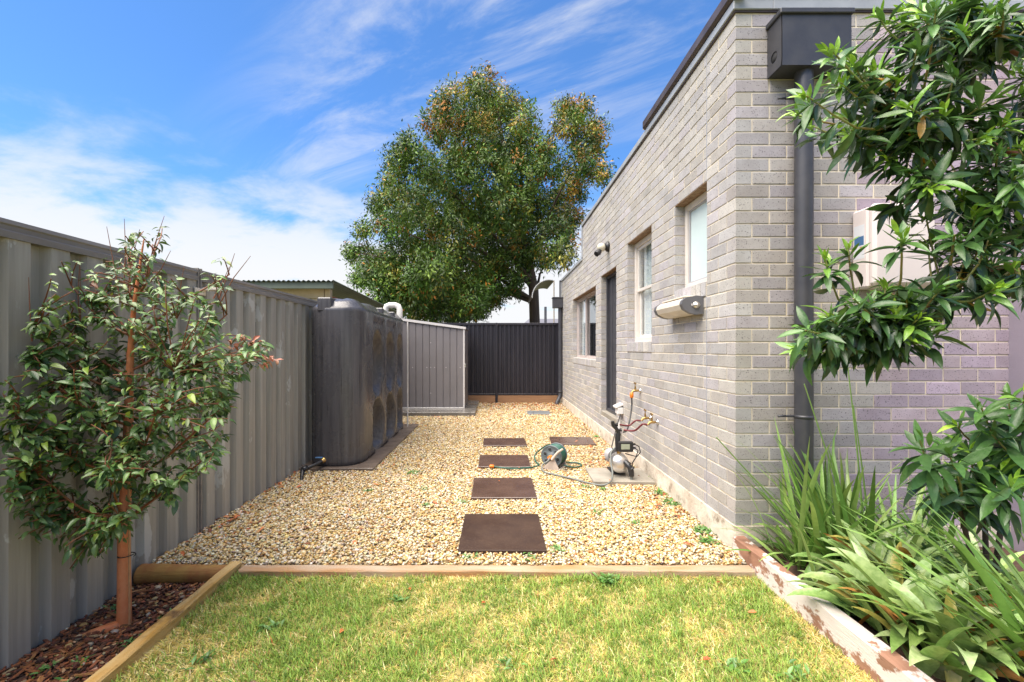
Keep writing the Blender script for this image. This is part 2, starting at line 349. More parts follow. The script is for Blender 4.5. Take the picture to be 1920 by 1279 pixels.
def foliage(parent, tmpls, P, Fr, S, C, m, name='leaf', rest='foliage', maxobj=300, order=None, smooth=True):
    """the leaves that show largest become objects of their own, the rest one mesh"""
    P = np.asarray(P, float); C = np.asarray(C, float); n = len(P); off = np.array(LOC[parent])
    if order is None: order = np.argsort(-(np.max(np.atleast_2d(S.T).T, 1)/np.maximum(P[:, 1], 0.5)))
    ti = rng.integers(0, len(tmpls), n)
    single = order[:min(maxobj, n)]; cache = {}
    for i in single:
        cq = tuple(np.round(C[i]*14)/14); key = (int(ti[i]), cq)
        if key not in cache:
            V, F = tmpls[ti[i]]; me = mesh_np(name, V, F, np.repeat(C[i][None], len(V), 0), smooth); me.materials.append(m); cache[key] = me
        o = bpy.data.objects.new(name, cache[key]); col.objects.link(o); o.parent = parent; LOC[o] = LOC[parent]
        s = S[i] if np.ndim(S[i]) else (S[i],)*3
        mw = Matrix(Fr[i].tolist()).to_4x4() @ Matrix.Diagonal((*[float(q) for q in s], 1)); mw.translation = P[i]-off
        o.matrix_local = mw
    others = order[len(single):]
    if len(others):
        Vs, Fs, Cs, b = [], [], [], 0
        for k in range(len(tmpls)):
            q = others[ti[others] == k]
            if not len(q): continue
            v, f, c = scatter(tmpls[k], P[q]-off, Fr[q], S[q], C[q]); Vs.append(v); Fs.append(f+b); Cs.append(c); b += len(v)
        o = link(rest, mesh_np(rest, np.concatenate(Vs), np.concatenate(Fs), np.concatenate(Cs), smooth), m, parent); o['kind'] = 'stuff'
def pick(pal, n, w=None, var=0.12):
    pal = np.array(pal); w = None if w is None else np.array(w)/np.sum(w)
    c = pal[rng.choice(len(pal), n, p=w)]
    return np.clip(c*(1+rng.normal(0, var, (n, 1)))*(1+rng.normal(0, var*0.35, (n, 3))), 0.003, 0.95)

# ------------------------------------------------------------------ ground
WX = 1.645; CY = 3.05          # side wall plane, front wall plane
FX = -2.27                     # left fence plane
BY = 11.3                      # back fence plane
LAWN, MULCH, BED = -0.035, -0.085, 0.03
def sheet(name, x0, x1, y0, y1, z, m, n=2, amp=0.0, kind='structure'):
    b = MB(); nx = max(2, int((x1-x0)/0.12)) if amp else 2; ny = max(2, int((y1-y0)/0.12)) if amp else 2
    b.grid(lambda u, v: (x0+(x1-x0)*u, y0+(y1-y0)*v, z+(random.uniform(-amp, amp) if amp else 0)), nx, ny)
    return tag(b.build(name, m, loc=((x0+x1)/2, (y0+y1)/2, z)), kind=kind)
sheet('ground', -400, 400, -200, 600, -0.16, M['earth'])
sheet('lawn', -1.66, 1.66, -3.0, 2.82, LAWN, M['lawnsoil'], amp=0.008)
sheet('mulch_bed', -2.32, -1.66, -3.0, 2.84, MULCH, M['soil'], amp=0.012)
sheet('gravel_bed', -2.30, 1.66, 2.80, 11.33, -0.004, M['gravelbase'], amp=0.004)
sheet('garden_bed', 1.64, 4.6, -2.0, 3.10, BED, M['soil'], amp=0.02)

# pavers and slabs lying in the gravel: x0,x1,y0,y1 (near, far)
def slab_obj(name, q, z0, z1, m, label, cat, group=None, kind=None, rot=0.0):
    (x0, x1, y0, y1) = q; cx, cy = (x0+x1)/2, (y0+y1)/2
    mt = Matrix.Translation((cx, cy, 0)) @ Matrix.Rotation(rot, 4, 'Z') @ Matrix.Translation((-cx, -cy, 0))
    b = MB(); b.bbox(x0, x1, y0, y1, z0, z1, 0.005, mt)
    return tag(b.build(name, m, loc=(cx, cy, 0)), label, cat, group, kind)
PAV = [(-0.262, 0.342, 3.00, 3.66), (-0.238, 0.372, 4.06, 4.68), (-0.215, 0.40, 5.12, 5.68), (-0.195, 0.43, 6.24, 6.74), (0.80, 1.44, 6.32, 6.84)]
PL = ['large dry brown paving slab closest to the lawn edging', 'brown paving slab second from the lawn edging',
      'wet dark brown paving slab beside the orange hose end', 'wet dark brown paving slab farthest from the lawn in its row', 'wet brown paving slab lying on its own before the door']
for i, q in enumerate(PAV):
    slab_obj('paving_slab', q, -0.03, 0.032, M['paver' if i < 1 else 'wetpaver'], PL[i], 'paving slab', 'brown paving slabs laid in the gravel', rot=(-0.004, 0.006, 0.0, 0.01, -0.06)[i])
slab_obj('paving_slab', (0.66, 1.14, 9.25, 9.72), -0.03, 0.03, M['greypaver'], 'small grey paving slab in the gravel near the back fence', 'paving slab', rot=-0.05)
slab_obj('concrete_slab', (1.00, 1.62, 4.50, 5.02), -0.03, 0.045, M['conc'], 'pale concrete slab carrying the water pump', 'slab', rot=-0.04)
slab_obj('tank_slab', (-2.31, -1.40, 5.02, 7.95), -0.05, 0.04, M['slab'], 'brown concrete slab under the water tank', 'slab')
slab_obj('shed_slab', (-2.28, -0.44, 9.06, 11.20), -0.05, 0.085, M['wetconc'], 'wet concrete slab under the grey garden shed', 'slab')
EXCL = PAV+[(0.66,1.14,9.25,9.72),(1.0,1.62,4.5,5.02),(-2.31,-1.40,5.02,7.95),(-2.28,-0.44,9.06,11.2)]

# pebbles
def ico():
    p = (1+5**.5)/2
    V = np.array([(-1,p,0),(1,p,0),(-1,-p,0),(1,-p,0),(0,-1,p),(0,1,p),(0,-1,-p),(0,1,-p),(p,0,-1),(p,0,1),(-p,0,-1),(-p,0,1)], float); V /= np.linalg.norm(V[0])
    F = np.array([(0,11,5),(0,5,1),(0,1,7),(0,7,10),(0,10,11),(1,5,9),(5,11,4),(11,10,2),(10,7,6),(7,1,8),(3,9,4),(3,4,2),(3,2,6),(3,6,8),(3,8,9),(4,9,5),(2,4,11),(6,2,10),(8,6,7),(9,8,1)])
    return V, F
def octa():
    return np.array([(1,0,0),(-1,0,0),(0,1,0),(0,-1,0),(0,0,1),(0,0,-1)], float), np.array([(0,2,4),(2,1,4),(1,3,4),(3,0,4),(2,0,5),(1,2,5),(3,1,5),(0,3,5)])
def rot_frames(n, tilt=0.5):
    up = nrm(np.stack([rng.normal(0, tilt, n), rng.normal(0, tilt, n), np.ones(n)], -1)); a = rng.uniform(0, 2*np.pi, n)
    return frames(np.stack([np.cos(a), np.sin(a), rng.normal(0, tilt*0.4, n)], -1), up)
PEB = [(0.78,0.68,0.46),(0.70,0.54,0.25),(0.84,0.79,0.66),(0.58,0.36,0.12),(0.66,0.48,0.18),(0.42,0.22,0.07),(0.48,0.42,0.33),(0.10,0.06,0.04)]
PEB = [tuple(c*0.83 for c in q) for q in PEB]
PW = [27,20,19,10,13,7,8,2.5]
def keep_out(P, pad=0.004):
    k = np.ones(len(P), bool)
    for x0, x1, y0, y1 in EXCL: k &= ~((P[:,0] > x0-pad+0.01) & (P[:,0] < x1+pad-0.01) & (P[:,1] > y0-pad+0.01) & (P[:,1] < y1+pad-0.01))
    return k
def pebbles(y0, y1, dens, r, tm):
    x0, x1 = FX+0.02, WX-0.02; n = int((x1-x0)*(y1-y0)*dens)
    P = np.stack([rng.uniform(x0, x1, n), rng.uniform(y0, y1, n), rng.uniform(-0.004, 0.016, n)], -1)
    P = P[keep_out(P)]; n = len(P); s = r*rng.lognormal(0, 0.26, n)
    S = np.stack([s*rng.uniform(0.75, 1.0, n), s*rng.uniform(1.0, 1.45, n), s*rng.uniform(0.55, 0.8, n)], -1)
    C = pick(PEB, n, PW, 0.13)
    return scatter(tm, P, rot_frames(n, 0.45), S, C)
parts = [pebbles(2.86, 5.0, 6100, 0.0088, ico()), pebbles(5.0, 8.0, 4700, 0.0103, octa()), pebbles(8.0, 11.25, 2900, 0.0130, octa())]
Vs, Fs, Cs, b0 = [], [], [], 0
for v, f, c in parts: Vs.append(v); Fs.append(f+b0); Cs.append(c); b0 += len(v)
g = link('gravel', mesh_np('gravel', np.concatenate(Vs), np.concatenate(Fs), np.concatenate(Cs), True), M['pebble'])
tag(g, 'cream and ochre pebbles spread between the fence and the house', 'gravel', kind='stuff')

# bark mulch under the young tree
n = 5200
P = np.stack([rng.uniform(FX+0.02, -1.71, n), rng.uniform(0.9, 2.78, n), MULCH+rng.uniform(0.0, 0.03, n)], -1)
S = np.stack([rng.uniform(0.003, 0.009, n), rng.lognormal(-4.35, 0.55, n), rng.uniform(0.0015, 0.004, n)], -1)
v, f, c = scatter((np.array([(-1,-1,-1),(1,-.8,-1),(.8,1,-1),(-.7,.9,-1),(-.8,-.9,1),(.9,-.9,1),(1,.8,1),(-.9,1,1)], float), np.array([(0,3,2,1),(4,5,6,7),(0,1,5,4),(1,2,6,5),(2,3,7,6),(3,0,4,7)])),
    P, rot_frames(n, 0.35), S, pick([(0.17,0.06,0.03),(0.27,0.10,0.035),(0.08,0.035,0.022),(0.40,0.19,0.07),(0.48,0.33,0.18)], n, [5,4,4,2,1], 0.2))
tag(link('bark_mulch', mesh_np('bark_mulch', v, f, c), M['chip']), 'dark brown bark chips round the young tree', 'mulch', kind='stuff')
n = 170
P = np.stack([rng.uniform(FX+0.02, -1.71, n), rng.uniform(0.9, 2.78, n), MULCH+rng.uniform(0.01, 0.03, n)], -1); s = 0.0105*rng.lognormal(0, 0.3, n)
v, f, c = scatter(ico(), P, rot_frames(n), np.stack([s, s*1.3, s*0.7], -1), pick(PEB, n, PW)*0.8)
tag(link('stray_pebbles', mesh_np('stray_pebbles', v, f, c, True), M['pebble']), 'stray pale pebbles among the bark chips', 'pebbles', kind='stuff')

# lawn grass
def hump(P, s, seed):
    r2 = np.random.default_rng(seed); v = np.zeros(len(P))
    for k in range(7):
        a = r2.uniform(0, 6.28); w = s*r2.uniform(0.6, 2.2); v += np.sin((P[:,0]*math.cos(a)+P[:,1]*math.sin(a))*w+r2.uniform(0, 6.28))
    return v/7**.5
def grass(x0, x1, y0, y1, dens, seed):
    n = int((x1-x0)*(y1-y0)*dens)
    P = np.stack([rng.uniform(x0, x1, n), rng.uniform(y0, y1, n), np.full(n, LAWN-0.004)], -1)
    h1 = hump(P, 5.5, 3); h2 = hump(P, 21, 5)+0.6*hump(P, 48, 9)
    green = 0.49+0.17*h1+0.20*h2+rng.normal(0, 0.30, n)
    edge = np.minimum(np.minimum(P[:,0]+1.62, 1.60-P[:,0]), 2.76-P[:,1]); green -= np.clip(0.08-edge, 0, 0.08)*3.5
    C = np.where((green > 0.5)[:, None], pick([(0.19,0.31,0.040),(0.26,0.385,0.060),(0.32,0.43,0.085),(0.11,0.20,0.030)], n, None, 0.15), pick([(0.70,0.55,0.20),(0.80,0.69,0.36),(0.62,0.50,0.14),(0.54,0.45,0.11)], n, None, 0.15))
    red = rng.random(n) < 0.006; C[red] = pick([(0.42,0.13,0.03)], red.sum())
    L = rng.uniform(0.024, 0.056, n)*rng.lognormal(0, 0.15, n)*np.where(green > 0.5, 1.1, 0.85)
    az = rng.uniform(0, 2*np.pi, n); lean = np.where(green > 0.5, rng.uniform(0.2, 1.1, n), rng.uniform(0.7, 2.6, n))
    d = nrm(np.stack([np.cos(az)*lean, np.sin(az)*lean, np.ones(n)], -1))
    V = np.array([(-0.5,0,0),(0.5,0,0),(0.4,0.55,-0.06),(-0.4,0.55,-0.06),(0,1,-0.28)], float)
    F = np.array([(0,1,2),(0,2,3),(3,2,4)])
    w = rng.uniform(0.0026, 0.0046, n)
    return scatter((V, F), P, frames(d, nrm(np.stack([-np.sin(az)*0.2, np.cos(az)*0.2, np.full(n, 1.0)], -1)+1e-3)), np.stack([w, L, L], -1), C)
gp = [grass(-1.63, 1.62, 1.55, 2.775, 25000, 1), grass(-1.63, 1.62, -0.6, 1.55, 3200, 2), grass(-1.62, 1.61, 2.715, 2.772, 22000, 3), grass(-1.645, -1.59, 1.6, 2.76, 22000, 4), grass(1.57, 1.625, 1.6, 2.76, 22000, 5)]
v = np.concatenate([q[0] for q in gp]); c = np.concatenate([q[2] for q in gp]); fo = np.cumsum([0]+[len(q[0]) for q in gp]); f = np.concatenate([q[1]+fo[i] for i, q in enumerate(gp)])
tag(link('lawn_grass', mesh_np('lawn_grass', v, f, c), M['grass']), 'patchy green and straw coloured short lawn grass', 'grass', kind='stuff')

# fallen leaves
def litter(n, fx, fy, z=0.018):
    P = np.stack([fx(n), fy(n), np.full(n, z)+rng.uniform(0, 0.012, n)], -1); k = keep_out(P, 0) | (rng.random(n) < 0.22); P = P[k]; n = len(P)
    P[~keep_out(P, 0), 2] += 0.022; L = rng.uniform(0.025, 0.06, n)
    return scatter(leaf_shape(0.42, 3, 0.3, 0.35), P, rot_frames(n, 0.35), L, pick([(0.42,0.11,0.03),(0.50,0.17,0.05),(0.30,0.09,0.03),(0.55,0.25,0.09),(0.16,0.07,0.035)], n, [4,3,3,2,2], 0.2))
ls = [litter(260, lambda n: WX-0.03-np.abs(rng.normal(0, 0.22, n)), lambda n: rng.uniform(3.6, 11.2, n)),
      litter(420, lambda n: rng.uniform(-0.35, 1.55, n), lambda n: 11.2-np.abs(rng.normal(0, 0.55, n))),
      litter(150, lambda n: rng.normal(1.35, 0.2, n), lambda n: rng.normal(5.0, 0.45, n)),
      litter(620, lambda n: rng.uniform(-1.4, 1.6, n), lambda n: 11.2-np.abs(rng.normal(0, 2.0, n)).clip(0, 5)),
      litter(150, lambda n: rng.uniform(-2.2, 1.5, n), lambda n: rng.uniform(3, 6, n)),
      litter(70, lambda n: FX+0.03+np.abs(rng.normal(0, 0.07, n)), lambda n: rng.uniform(3, 5, n)),
      litter(13, lambda n: rng.uniform(-1.5, 1.5, n), lambda n: rng.uniform(1.7, 2.75, n), LAWN+0.02)]
Vs, Fs, Cs, b0 = [], [], [], 0
for v, f, c in ls: Vs.append(v); Fs.append(f+b0); Cs.append(c); b0 += len(v)
tag(link('leaf_litter', mesh_np('leaf_litter', np.concatenate(Vs), np.concatenate(Fs), np.concatenate(Cs), True), M['litter']), 'fallen rust red leaves scattered over gravel and lawn', 'fallen leaves', kind='stuff')

# ------------------------------------------------------------------ timber edging
def wood(name, q, m, label, cat='edging', group=None, bev=0.006, nseg=10, wob=0.004):
    """a plank with slightly uneven edges along its long axis"""
    x0, x1, y0, y1, z0, z1 = q; along_y = (y1-y0) > (x1-x0); b = MB()
    prof = lambda a0, a1: [(a0+bev,z0),(a1-bev,z0),(a1,z0+bev),(a1,z1-bev),(a1-bev,z1),(a0+bev,z1),(a0,z1-bev),(a0,z0+bev)]
    V = []; 
    for i in range(nseg+1):
        t = i/nseg
        if along_y: V += [(p[0]+random.uniform(-wob,wob), y0+(y1-y0)*t, p[1]+random.uniform(-wob,wob)) for p in prof(x0, x1)]
        else: V += [(x0+(x1-x0)*t, p[0]+random.uniform(-wob,wob), p[1]+random.uniform(-wob,wob)) for p in prof(y0, y1)]
    F = [(i*8+j, i*8+(j+1)%8, (i+1)*8+(j+1)%8, (i+1)*8+j) for i in range(nseg) for j in range(8)]+[tuple(range(8)), tuple(nseg*8+j for j in range(8))]
    b.add(V, F); o = recalc(b.build(name, m, loc=((x0+x1)/2, (y0+y1)/2, z0))); return tag(o, label, cat, group)
wood('timber_edging', (-1.615, 1.615, 2.765, 2.845, -0.12, 0.008), M['greytimber'], 'long weathered timber board edging the gravel behind the lawn', nseg=24, wob=0.003)
wood('timber_edging', (-1.705, -1.640, -2.5, 2.845, -0.14, 0.030), M['timber'], 'mossy brown timber board between mulch bed and lawn', nseg=30)
# round log
b = MB(); b.tube([(-2.25,2.80,-0.03),(-2.1,2.802,-0.028),(-1.9,2.80,-0.03),(-1.705,2.805,-0.032)], [0.062,0.058,0.056,0.054], 14)
tag(b.build('timber_log', M['log'], loc=(-1.97,2.8,-0.09)), 'dark half rotten timber log at the head of the mulch bed', 'log')
wood('timber_sleeper', (1.625, 1.700, -2.0, 3.035, -0.14, 0.112), M['sleeper'], 'low sleeper wall with peeling white paint beside the garden bed', 'sleeper', nseg=26, wob=0.003)

# ------------------------------------------------------------------ left boundary fence
def sheet_mesh(w, z0, z1, nrib, depth, along):
    """ribbed steel sheet, w long, ribs vertical; along 'y' (ribs towards +x) or 'x' (ribs towards -y)"""
    p = w/nrib; prof = []
    for i in range(nrib):
        a = i*p
        prof += [(a, 0), (a+0.30*p, 0), (a+0.40*p, depth), (a+0.90*p, depth)]
    prof += [(w, 0)]
    prof = prof+[(q[0], q[1]-0.0025) for q in reversed(prof)]
    b = MB()
    if along == 'y': f0 = lambda a, d: (d, a, z0); f1 = lambda a, d: (d, a, z1)
    else: f0 = lambda a, d: (a, -d, z0); f1 = lambda a, d: (a, -d, z1)
    n = len(prof); V = [f0(*q) for q in prof]+[f1(*q) for q in prof]
    F = [(i, (i+1)%n, n+(i+1)%n, n+i) for i in range(n)]
    h = n//2
    F += [(i, n-1-i, n-2-i, i+1) for i in range(h-1)]+[(n+i, n+i+1, n+n-2-i, n+n-1-i) for i in range(h-1)]
    b.add(V, F); me = b.mesh('fence_sheet', (0,0,0)); return me
def fix(me):
    import bmesh
    b = bmesh.new(); b.from_mesh(me); bmesh.ops.recalc_face_normals(b, faces=b.faces); b.to_mesh(me); b.free(); return me
fence = thing('boundary_fence', 'weathered grey ribbed steel boundary fence behind the young tree', 'fence', (FX, 3.33, 0))
sm = fix(sheet_mesh(0.783, -0.14, 1.935, 4, 0.042, 'y')); sm.materials.append(M['fence'])
y = -1.41+0.015
posts = [-1.41, 0.96, 3.33, 5.70, 8.07, 10.44]
for py in posts:
    for k in range(3):
        yy = py+0.012+k*0.786
        if yy+0.79 > 11.6: continue
        o = bpy.data.objects.new('fence_sheet', sm); col.objects.link(o); o.parent = fence; o.location = (-0.012-0.0006*k, yy-3.33, 0)
for py in posts:
    b = MB(); x0 = FX-0.022
    b.extrude([(x0,-0.024),(x0+0.062,-0.024),(x0+0.062,-0.012),(x0+0.050,-0.008),(x0+0.050,0.008),(x0+0.062,0.012),(x0+0.062,0.024),(x0,0.024)],
              lambda a, d: (a, py+d, -0.14), lambda a, d: (a, py+d, 2.0))
    recalc(b.build('post', M['rail'], fence))
for i, py in enumerate(posts):
    y1 = min(posts[i+1] if i+1 < len(posts) else 11.3, 11.3)
    b = MB(); x0 = FX-0.030
    b.extrude([(x0,1.905),(x0+0.070,1.905),(x0+0.070,1.935),(x0+0.064,1.942),(x0+0.064,1.962),(x0+0.070,1.970),(x0+0.066,1.990),(x0+0.010,1.990),(x0,1.975)],
              lambda a, z: (a, py+0.026, z), lambda a, z: (a, y1-0.026, z))
    recalc(b.build('top_rail', M['rail'], fence))
# little cream bracket on the post
b = MB(); b.bbox(FX+0.036, FX+0.046, 3.27, 3.39, 1.80, 1.85, 0.003); b.bbox(FX+0.040, FX+0.16, 3.35, 3.40, 1.838, 1.858, 0.003)
tag(b.build('wall_bracket', M['line'], loc=(FX+0.04, 3.33, 1.8)), 'small cream bracket screwed to the fence post', 'bracket')

# ------------------------------------------------------------------ back fence
bf = thing('back_fence', 'dark charcoal ribbed steel fence across the end of the yard', 'fence', (0, BY, 0))
sm2 = fix(sheet_mesh(0.783, 0.23, 1.99, 7, 0.026, 'x')); sm2.materials.append(M['fence2'])
bposts = [-2.22, -0.02+0.02, 1.52]
px = [-3.83, -3.04, -2.25, -1.46, -0.67]
for x in (-2.345, -1.562, -0.779, 0.022, 0.805):
    w = 0.783 if x < 0.8 else 0.80
    o = bpy.data.objects.new('fence_sheet', sm2); col.objects.link(o); o.parent = bf; o.location = (x, 0, 0)
for x in (-2.37, 0.0, 1.60):
    b = MB(); b.bbox(x-0.028 if x < 1.5 else x-0.02, x+0.028 if x < 1.5 else x+0.02, BY-0.05, BY+0.03, -0.1, 2.05, 0.004); b.build('post', M['fence2'], bf)
for x0, x1 in ((-2.34, -0.029), (0.029, 1.578)):
    b = MB(); b.bbox(x0, x1, BY-0.042, BY+0.02, 1.985, 2.045, 0.006); b.build('top_rail', M['fence2'], bf)
    b = MB(); b.bbox(x0, x1, BY-0.040, BY+0.02, 0.205, 0.245, 0.004); b.build('bottom_rail', M['fence2'], bf)
    b = MB(); b.bbox(x0, x1, BY-0.034, BY+0.02, -0.02, 0.205, 0.006); b.build('plinth_board', M['plinth'], bf)

# ------------------------------------------------------------------ house
house = thing('house', 'grey speckled brick house wall with cream mortar along the side yard', 'house', (3.0, 7.0, 0))
Z0, CP = 0.175, 0.0905
def zr(k): return Z0+CP*k
STEP = 8.48; ENDY = 11.27
OPEN = [(3.475, 4.085, zr(18), zr(28)), (4.70, 5.5705, zr(13), zr(28)), (6.085, 6.966, zr(2), zr(26)), (7.34, 9.55, zr(10), zr(25))]
TOP, LOW = zr(39)+0.006, zr(32)+0.004
EXF = 3.55
# mortar core with real openings
core = MB(); RX = WX+0.2; e = 0.006; CX = WX+0.005; CYc = CY+0.005
ys = sorted({CYc, STEP, ENDY} | {o[0]-e for o in OPEN} | {o[1]+e for o in OPEN}); zs = sorted({-0.1, LOW, TOP} | {o[2]-e for o in OPEN} | {o[3]+e for o in OPEN})
def solid(y, z):
    if z > LOW and y > STEP: return False
    return not any(o[0]-e < y < o[1]+e and o[2]-e < z < o[3]+e for o in OPEN)
for i in range(len(ys)-1):
    for j in range(len(zs)-1):
        if solid((ys[i]+ys[i+1])/2, (zs[j]+zs[j+1])/2):
            core.add([(CX,ys[i],zs[j]),(CX,ys[i],zs[j+1]),(CX,ys[i+1],zs[j+1]),(CX,ys[i+1],zs[j])], [(0,1,2,3)])
for a0, a1, c0, c1 in OPEN:
    a0 -= e; a1 += e; c0 -= e; c1 += e
    core.add([(CX,a0,c0),(RX,a0,c0),(RX,a0,c1),(CX,a0,c1)], [(0,1,2,3)]); core.add([(CX,a1,c0),(RX,a1,c0),(RX,a1,c1),(CX,a1,c1)], [(3,2,1,0)])
    core.add([(CX,a0,c1),(RX,a0,c1),(RX,a1,c1),(CX,a1,c1)], [(0,1,2,3)]); core.add([(CX,a0,c0),(RX,a0,c0),(RX,a1,c0),(CX,a1,c0)], [(3,2,1,0)])
core.add([(CX,CYc,-0.1),(EXF,CYc,-0.1),(EXF,CYc,TOP),(CX,CYc,TOP)], [(0,1,2,3)])
core.add([(CX,STEP,LOW),(RX+0.3,STEP,LOW),(RX+0.3,STEP,TOP),(CX,STEP,TOP)], [(0,1,2,3)])
core.add([(CX,ENDY,-0.1),(6.0,ENDY,-0.1),(6.0,ENDY,LOW),(CX,ENDY,LOW)], [(0,1,2,3)])
wall = core.build('wall', M['mortar'], house)
# unseen roof slabs and far wall, added to keep daylight out of the rooms
b = MB(); b.box(CX+0.01, 6.0, CYc+0.01, STEP-0.01, TOP-0.12, TOP-0.02); b.box(CX+0.01, 6.0, STEP, ENDY-0.01, LOW-0.12, LOW-0.02); b.box(5.8, 6.0, CYc+0.02, ENDY-0.02, -0.1, LOW-0.14)
b.build('light_block_roof', M['dark'], house)
# bricks
BR = []   # (axis, a0, a1, z0, z1)
BL, BJ, BD = 0.230, 0.010, 0.11
def runs(start, end, offset):
    out = []; a = start
    first = True
    while a < end-0.01:
        l = offset if (first and offset) else BL
        out.append((a, min(a+l, end))); a += l+BJ; first = False
    return out
for k in range(39):
    z0 = zr(k)+0.005; z1 = zr(k+1)-0.005; zm = (z0+z1)/2
    side_start = CY if k % 2 == 0 else CY+BD+BJ
    end = ENDY if k < 32 else STEP
    segs = runs(side_start, end, 0)
    cuts = [(o[0], o[1]) for o in OPEN if o[2]-0.001 < zm < o[3]+0.001]
    for a0, a1 in segs:
        pieces = [(a0, a1)]
        for c0, c1 in cuts+[(3.465, 3.475)]:
            nx = []
            for p0, p1 in pieces:
                if p1 <= c0 or p0 >= c1: nx.append((p0, p1)); continue
                if p0 < c0: nx.append((p0, c0))
                if p1 > c1: nx.append((c1, p1))
            pieces = nx
        for p0, p1 in pieces:
            if p1-p0 > 0.012: BR.append(('y', p0, p1, z0, z1))
    fs = WX if k % 2 == 1 else WX+BD+BJ
    for a0, a1 in runs(fs, EXF, 0):
        if a1-a0 > 0.03: BR.append(('x', a0, a1, z0, z1))
def brick_geo(ax, a0, a1, z0, z1, dep=BD, j=0.0012):
    c = 0.0028; 
    a0 += random.uniform(-j, j); a1 += random.uniform(-j, j); z0 += random.uniform(-j, j); z1 += random.uniform(-j, j); o = random.uniform(-0.0012, 0.0012)
    L = [(a0,z0),(a1,z0),(a1,z1),(a0,z1)]; I = [(a0+c,z0+c),(a1-c,z0+c),(a1-c,z1-c),(a0+c,z1-c)]
    if ax == 'y': mk = lambda a, z, d: (WX+d+o, a, z)
    else: mk = lambda a, z, d: (a, CY+d+o, z)
    V = [mk(*p, 0) for p in I]+[mk(*p, 0.002) for p in L]+[mk(*p, dep) for p in L]
    F = [(0,1,2,3)]+[(i, 4+i, 4+(i+1)%4, (i+1)%4) for i in range(4)]+[(4+i, 8+i, 8+(i+1)%4, 4+(i+1)%4) for i in range(4)]
    # end faces follow from the sides; orient outward
    if ax == 'y': F = [tuple(reversed(q)) for q in F]
    return V, F
def brick_col(ax, a0):
    base = np.array([(0.435,0.418,0.385),(0.415,0.404,0.393),(0.455,0.433,0.395),(0.398,0.384,0.378),(0.430,0.408,0.414),(0.418,0.394,0.358)])[rng.integers(0, 6)]
    c = base*(1+rng.normal(0, 0.07))
    if ax == 'x': c = c*np.array([0.97,0.95,0.98])*(1-0.06*(a0 < 2.3)) if a0 < 2.3+0.5*random.random() else c*np.array([0.99,0.85,1.03])  # return-wall bricks darker at left; lilac light cast painted in at right
    return c
def score(q):
    ax, a0, a1, z0, z1 = q
    if ax == 'x':
        if a0 > 2.9 and z0 > 1.9: return 0.01
        return (a1-a0)*(z1-z0)/CY**2*10 if a1 < 3.5 else 0
    y = (a0+a1)/2; X = WX/y
    return (a1-a0)*X/y*(z1-z0)/y*10
BR.sort(key=score, reverse=True)
VV, FF, CC = [], [], []; nb = 0; ho = np.array(LOC[house])
for i, q in enumerate(BR):
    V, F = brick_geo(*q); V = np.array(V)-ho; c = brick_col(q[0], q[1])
    if i < 300:
        me = mesh_np('brick', V, np.array(F), np.repeat(c[None], len(V), 0)); ctr = V.mean(0)
        me.vertices.foreach_set('co', (V-ctr).astype(np.float32).ravel()); me.update()
        o = link('brick', me, M['brick'], wall); o.location = ctr
    else:
        VV.append(V); FF.append(np.array(F)+nb); CC.append(np.repeat(c[None], len(V), 0)); nb += len(V)
o = link('brickwork', mesh_np('brickwork', np.concatenate(VV), np.concatenate(FF), np.concatenate(CC)), M['brick'], wall); o['kind'] = 'stuff'
# control joint
for z0, z1 in ((Z0, zr(18)), (zr(28), TOP)):
    b = MB(); b.box(WX+0.0025, WX+0.02, 3.4655, 3.4745, z0, z1); b.build('control_joint', M['joint'], wall)
# footing
b = MB()
def foot(u, v):
    a = u*(ENDY-CY+1.9); 
    if a < 1.9: x, y = WX-0.012+1.9-a, CY-0.014
    else: x, y = WX-0.012, CY-0.014+(a-1.9)
    z = -0.12+v*(Z0+0.002+0.12); nn = random.uniform(-0.008, 0.008) if 0 < v < 1 else 0
    return (x+nn, y+nn, z)
b.grid(foot, 120, 7)
b.add([(WX-0.012,CY-0.014,Z0+0.002),(3.53,CY-0.014,Z0+0.002),(3.53,CY+0.02,Z0+0.002),(WX+0.02,CY+0.02,Z0+0.002),(WX+0.02,ENDY,Z0+0.002),(WX-0.012,ENDY,Z0+0.002)], [(0,1,2,3),(0,3,4,5)])
recalc(b.build('footing', M['footing'], house))
# brick sills under the windows
for w, (a0, a1, c0, c1) in enumerate(OPEN):
    if w == 2: continue
    s = thing and MB(); n = round((a1-a0+0.01)/0.088); p = (a1-a0)/n
    sm_ = MB(); sm_.box(WX+0.006, WX+0.17, a0, a1, c0-0.002, c0+0.112); sill = sm_.build('sill', M['mortar'], house)
    for i in range(n):
        b = MB(); b.bbox(WX-0.006, WX+0.11, a0+i*p+0.005, a0+(i+1)*p-0.005, c0+0.007, c0+0.122, 0.003)
        me = b.mesh('brick', LOC[house]); setcol(me, brick_col('y', 0)*1.05); link('brick', me, M['brick'], sill)
# lintels
for w, (a0, a1, c0, c1) in enumerate(OPEN):
    b = MB(); b.box(WX+0.004, WX+0.10, a0-0.003, a1+0.003, c1-0.004, c1+0.0055); b.build('lintel', M['rust'], house)
# windows
FXW = WX+0.09
def frame_box(b, y0, y1, z0, z1, w, x0, x1):
    b.bbox(x0, x1, y0, y0+w, z0, z1, 0.003); b.bbox(x0, x1, y1-w, y1, z0, z1, 0.003)
    b.bbox(x0+0.001, x1-0.001, y0+w-0.001, y1-w+0.001, z0, z0+w, 0.003); b.bbox(x0+0.001, x1-0.001, y0+w-0.001, y1-w+0.001, z1-w, z1, 0.003)
def pane(y0, y1, z0, z1, x, m, parent):
    b = MB(); b.box(x, x+0.004, y0, y1, z0, z1); return b.build('pane', m, parent)
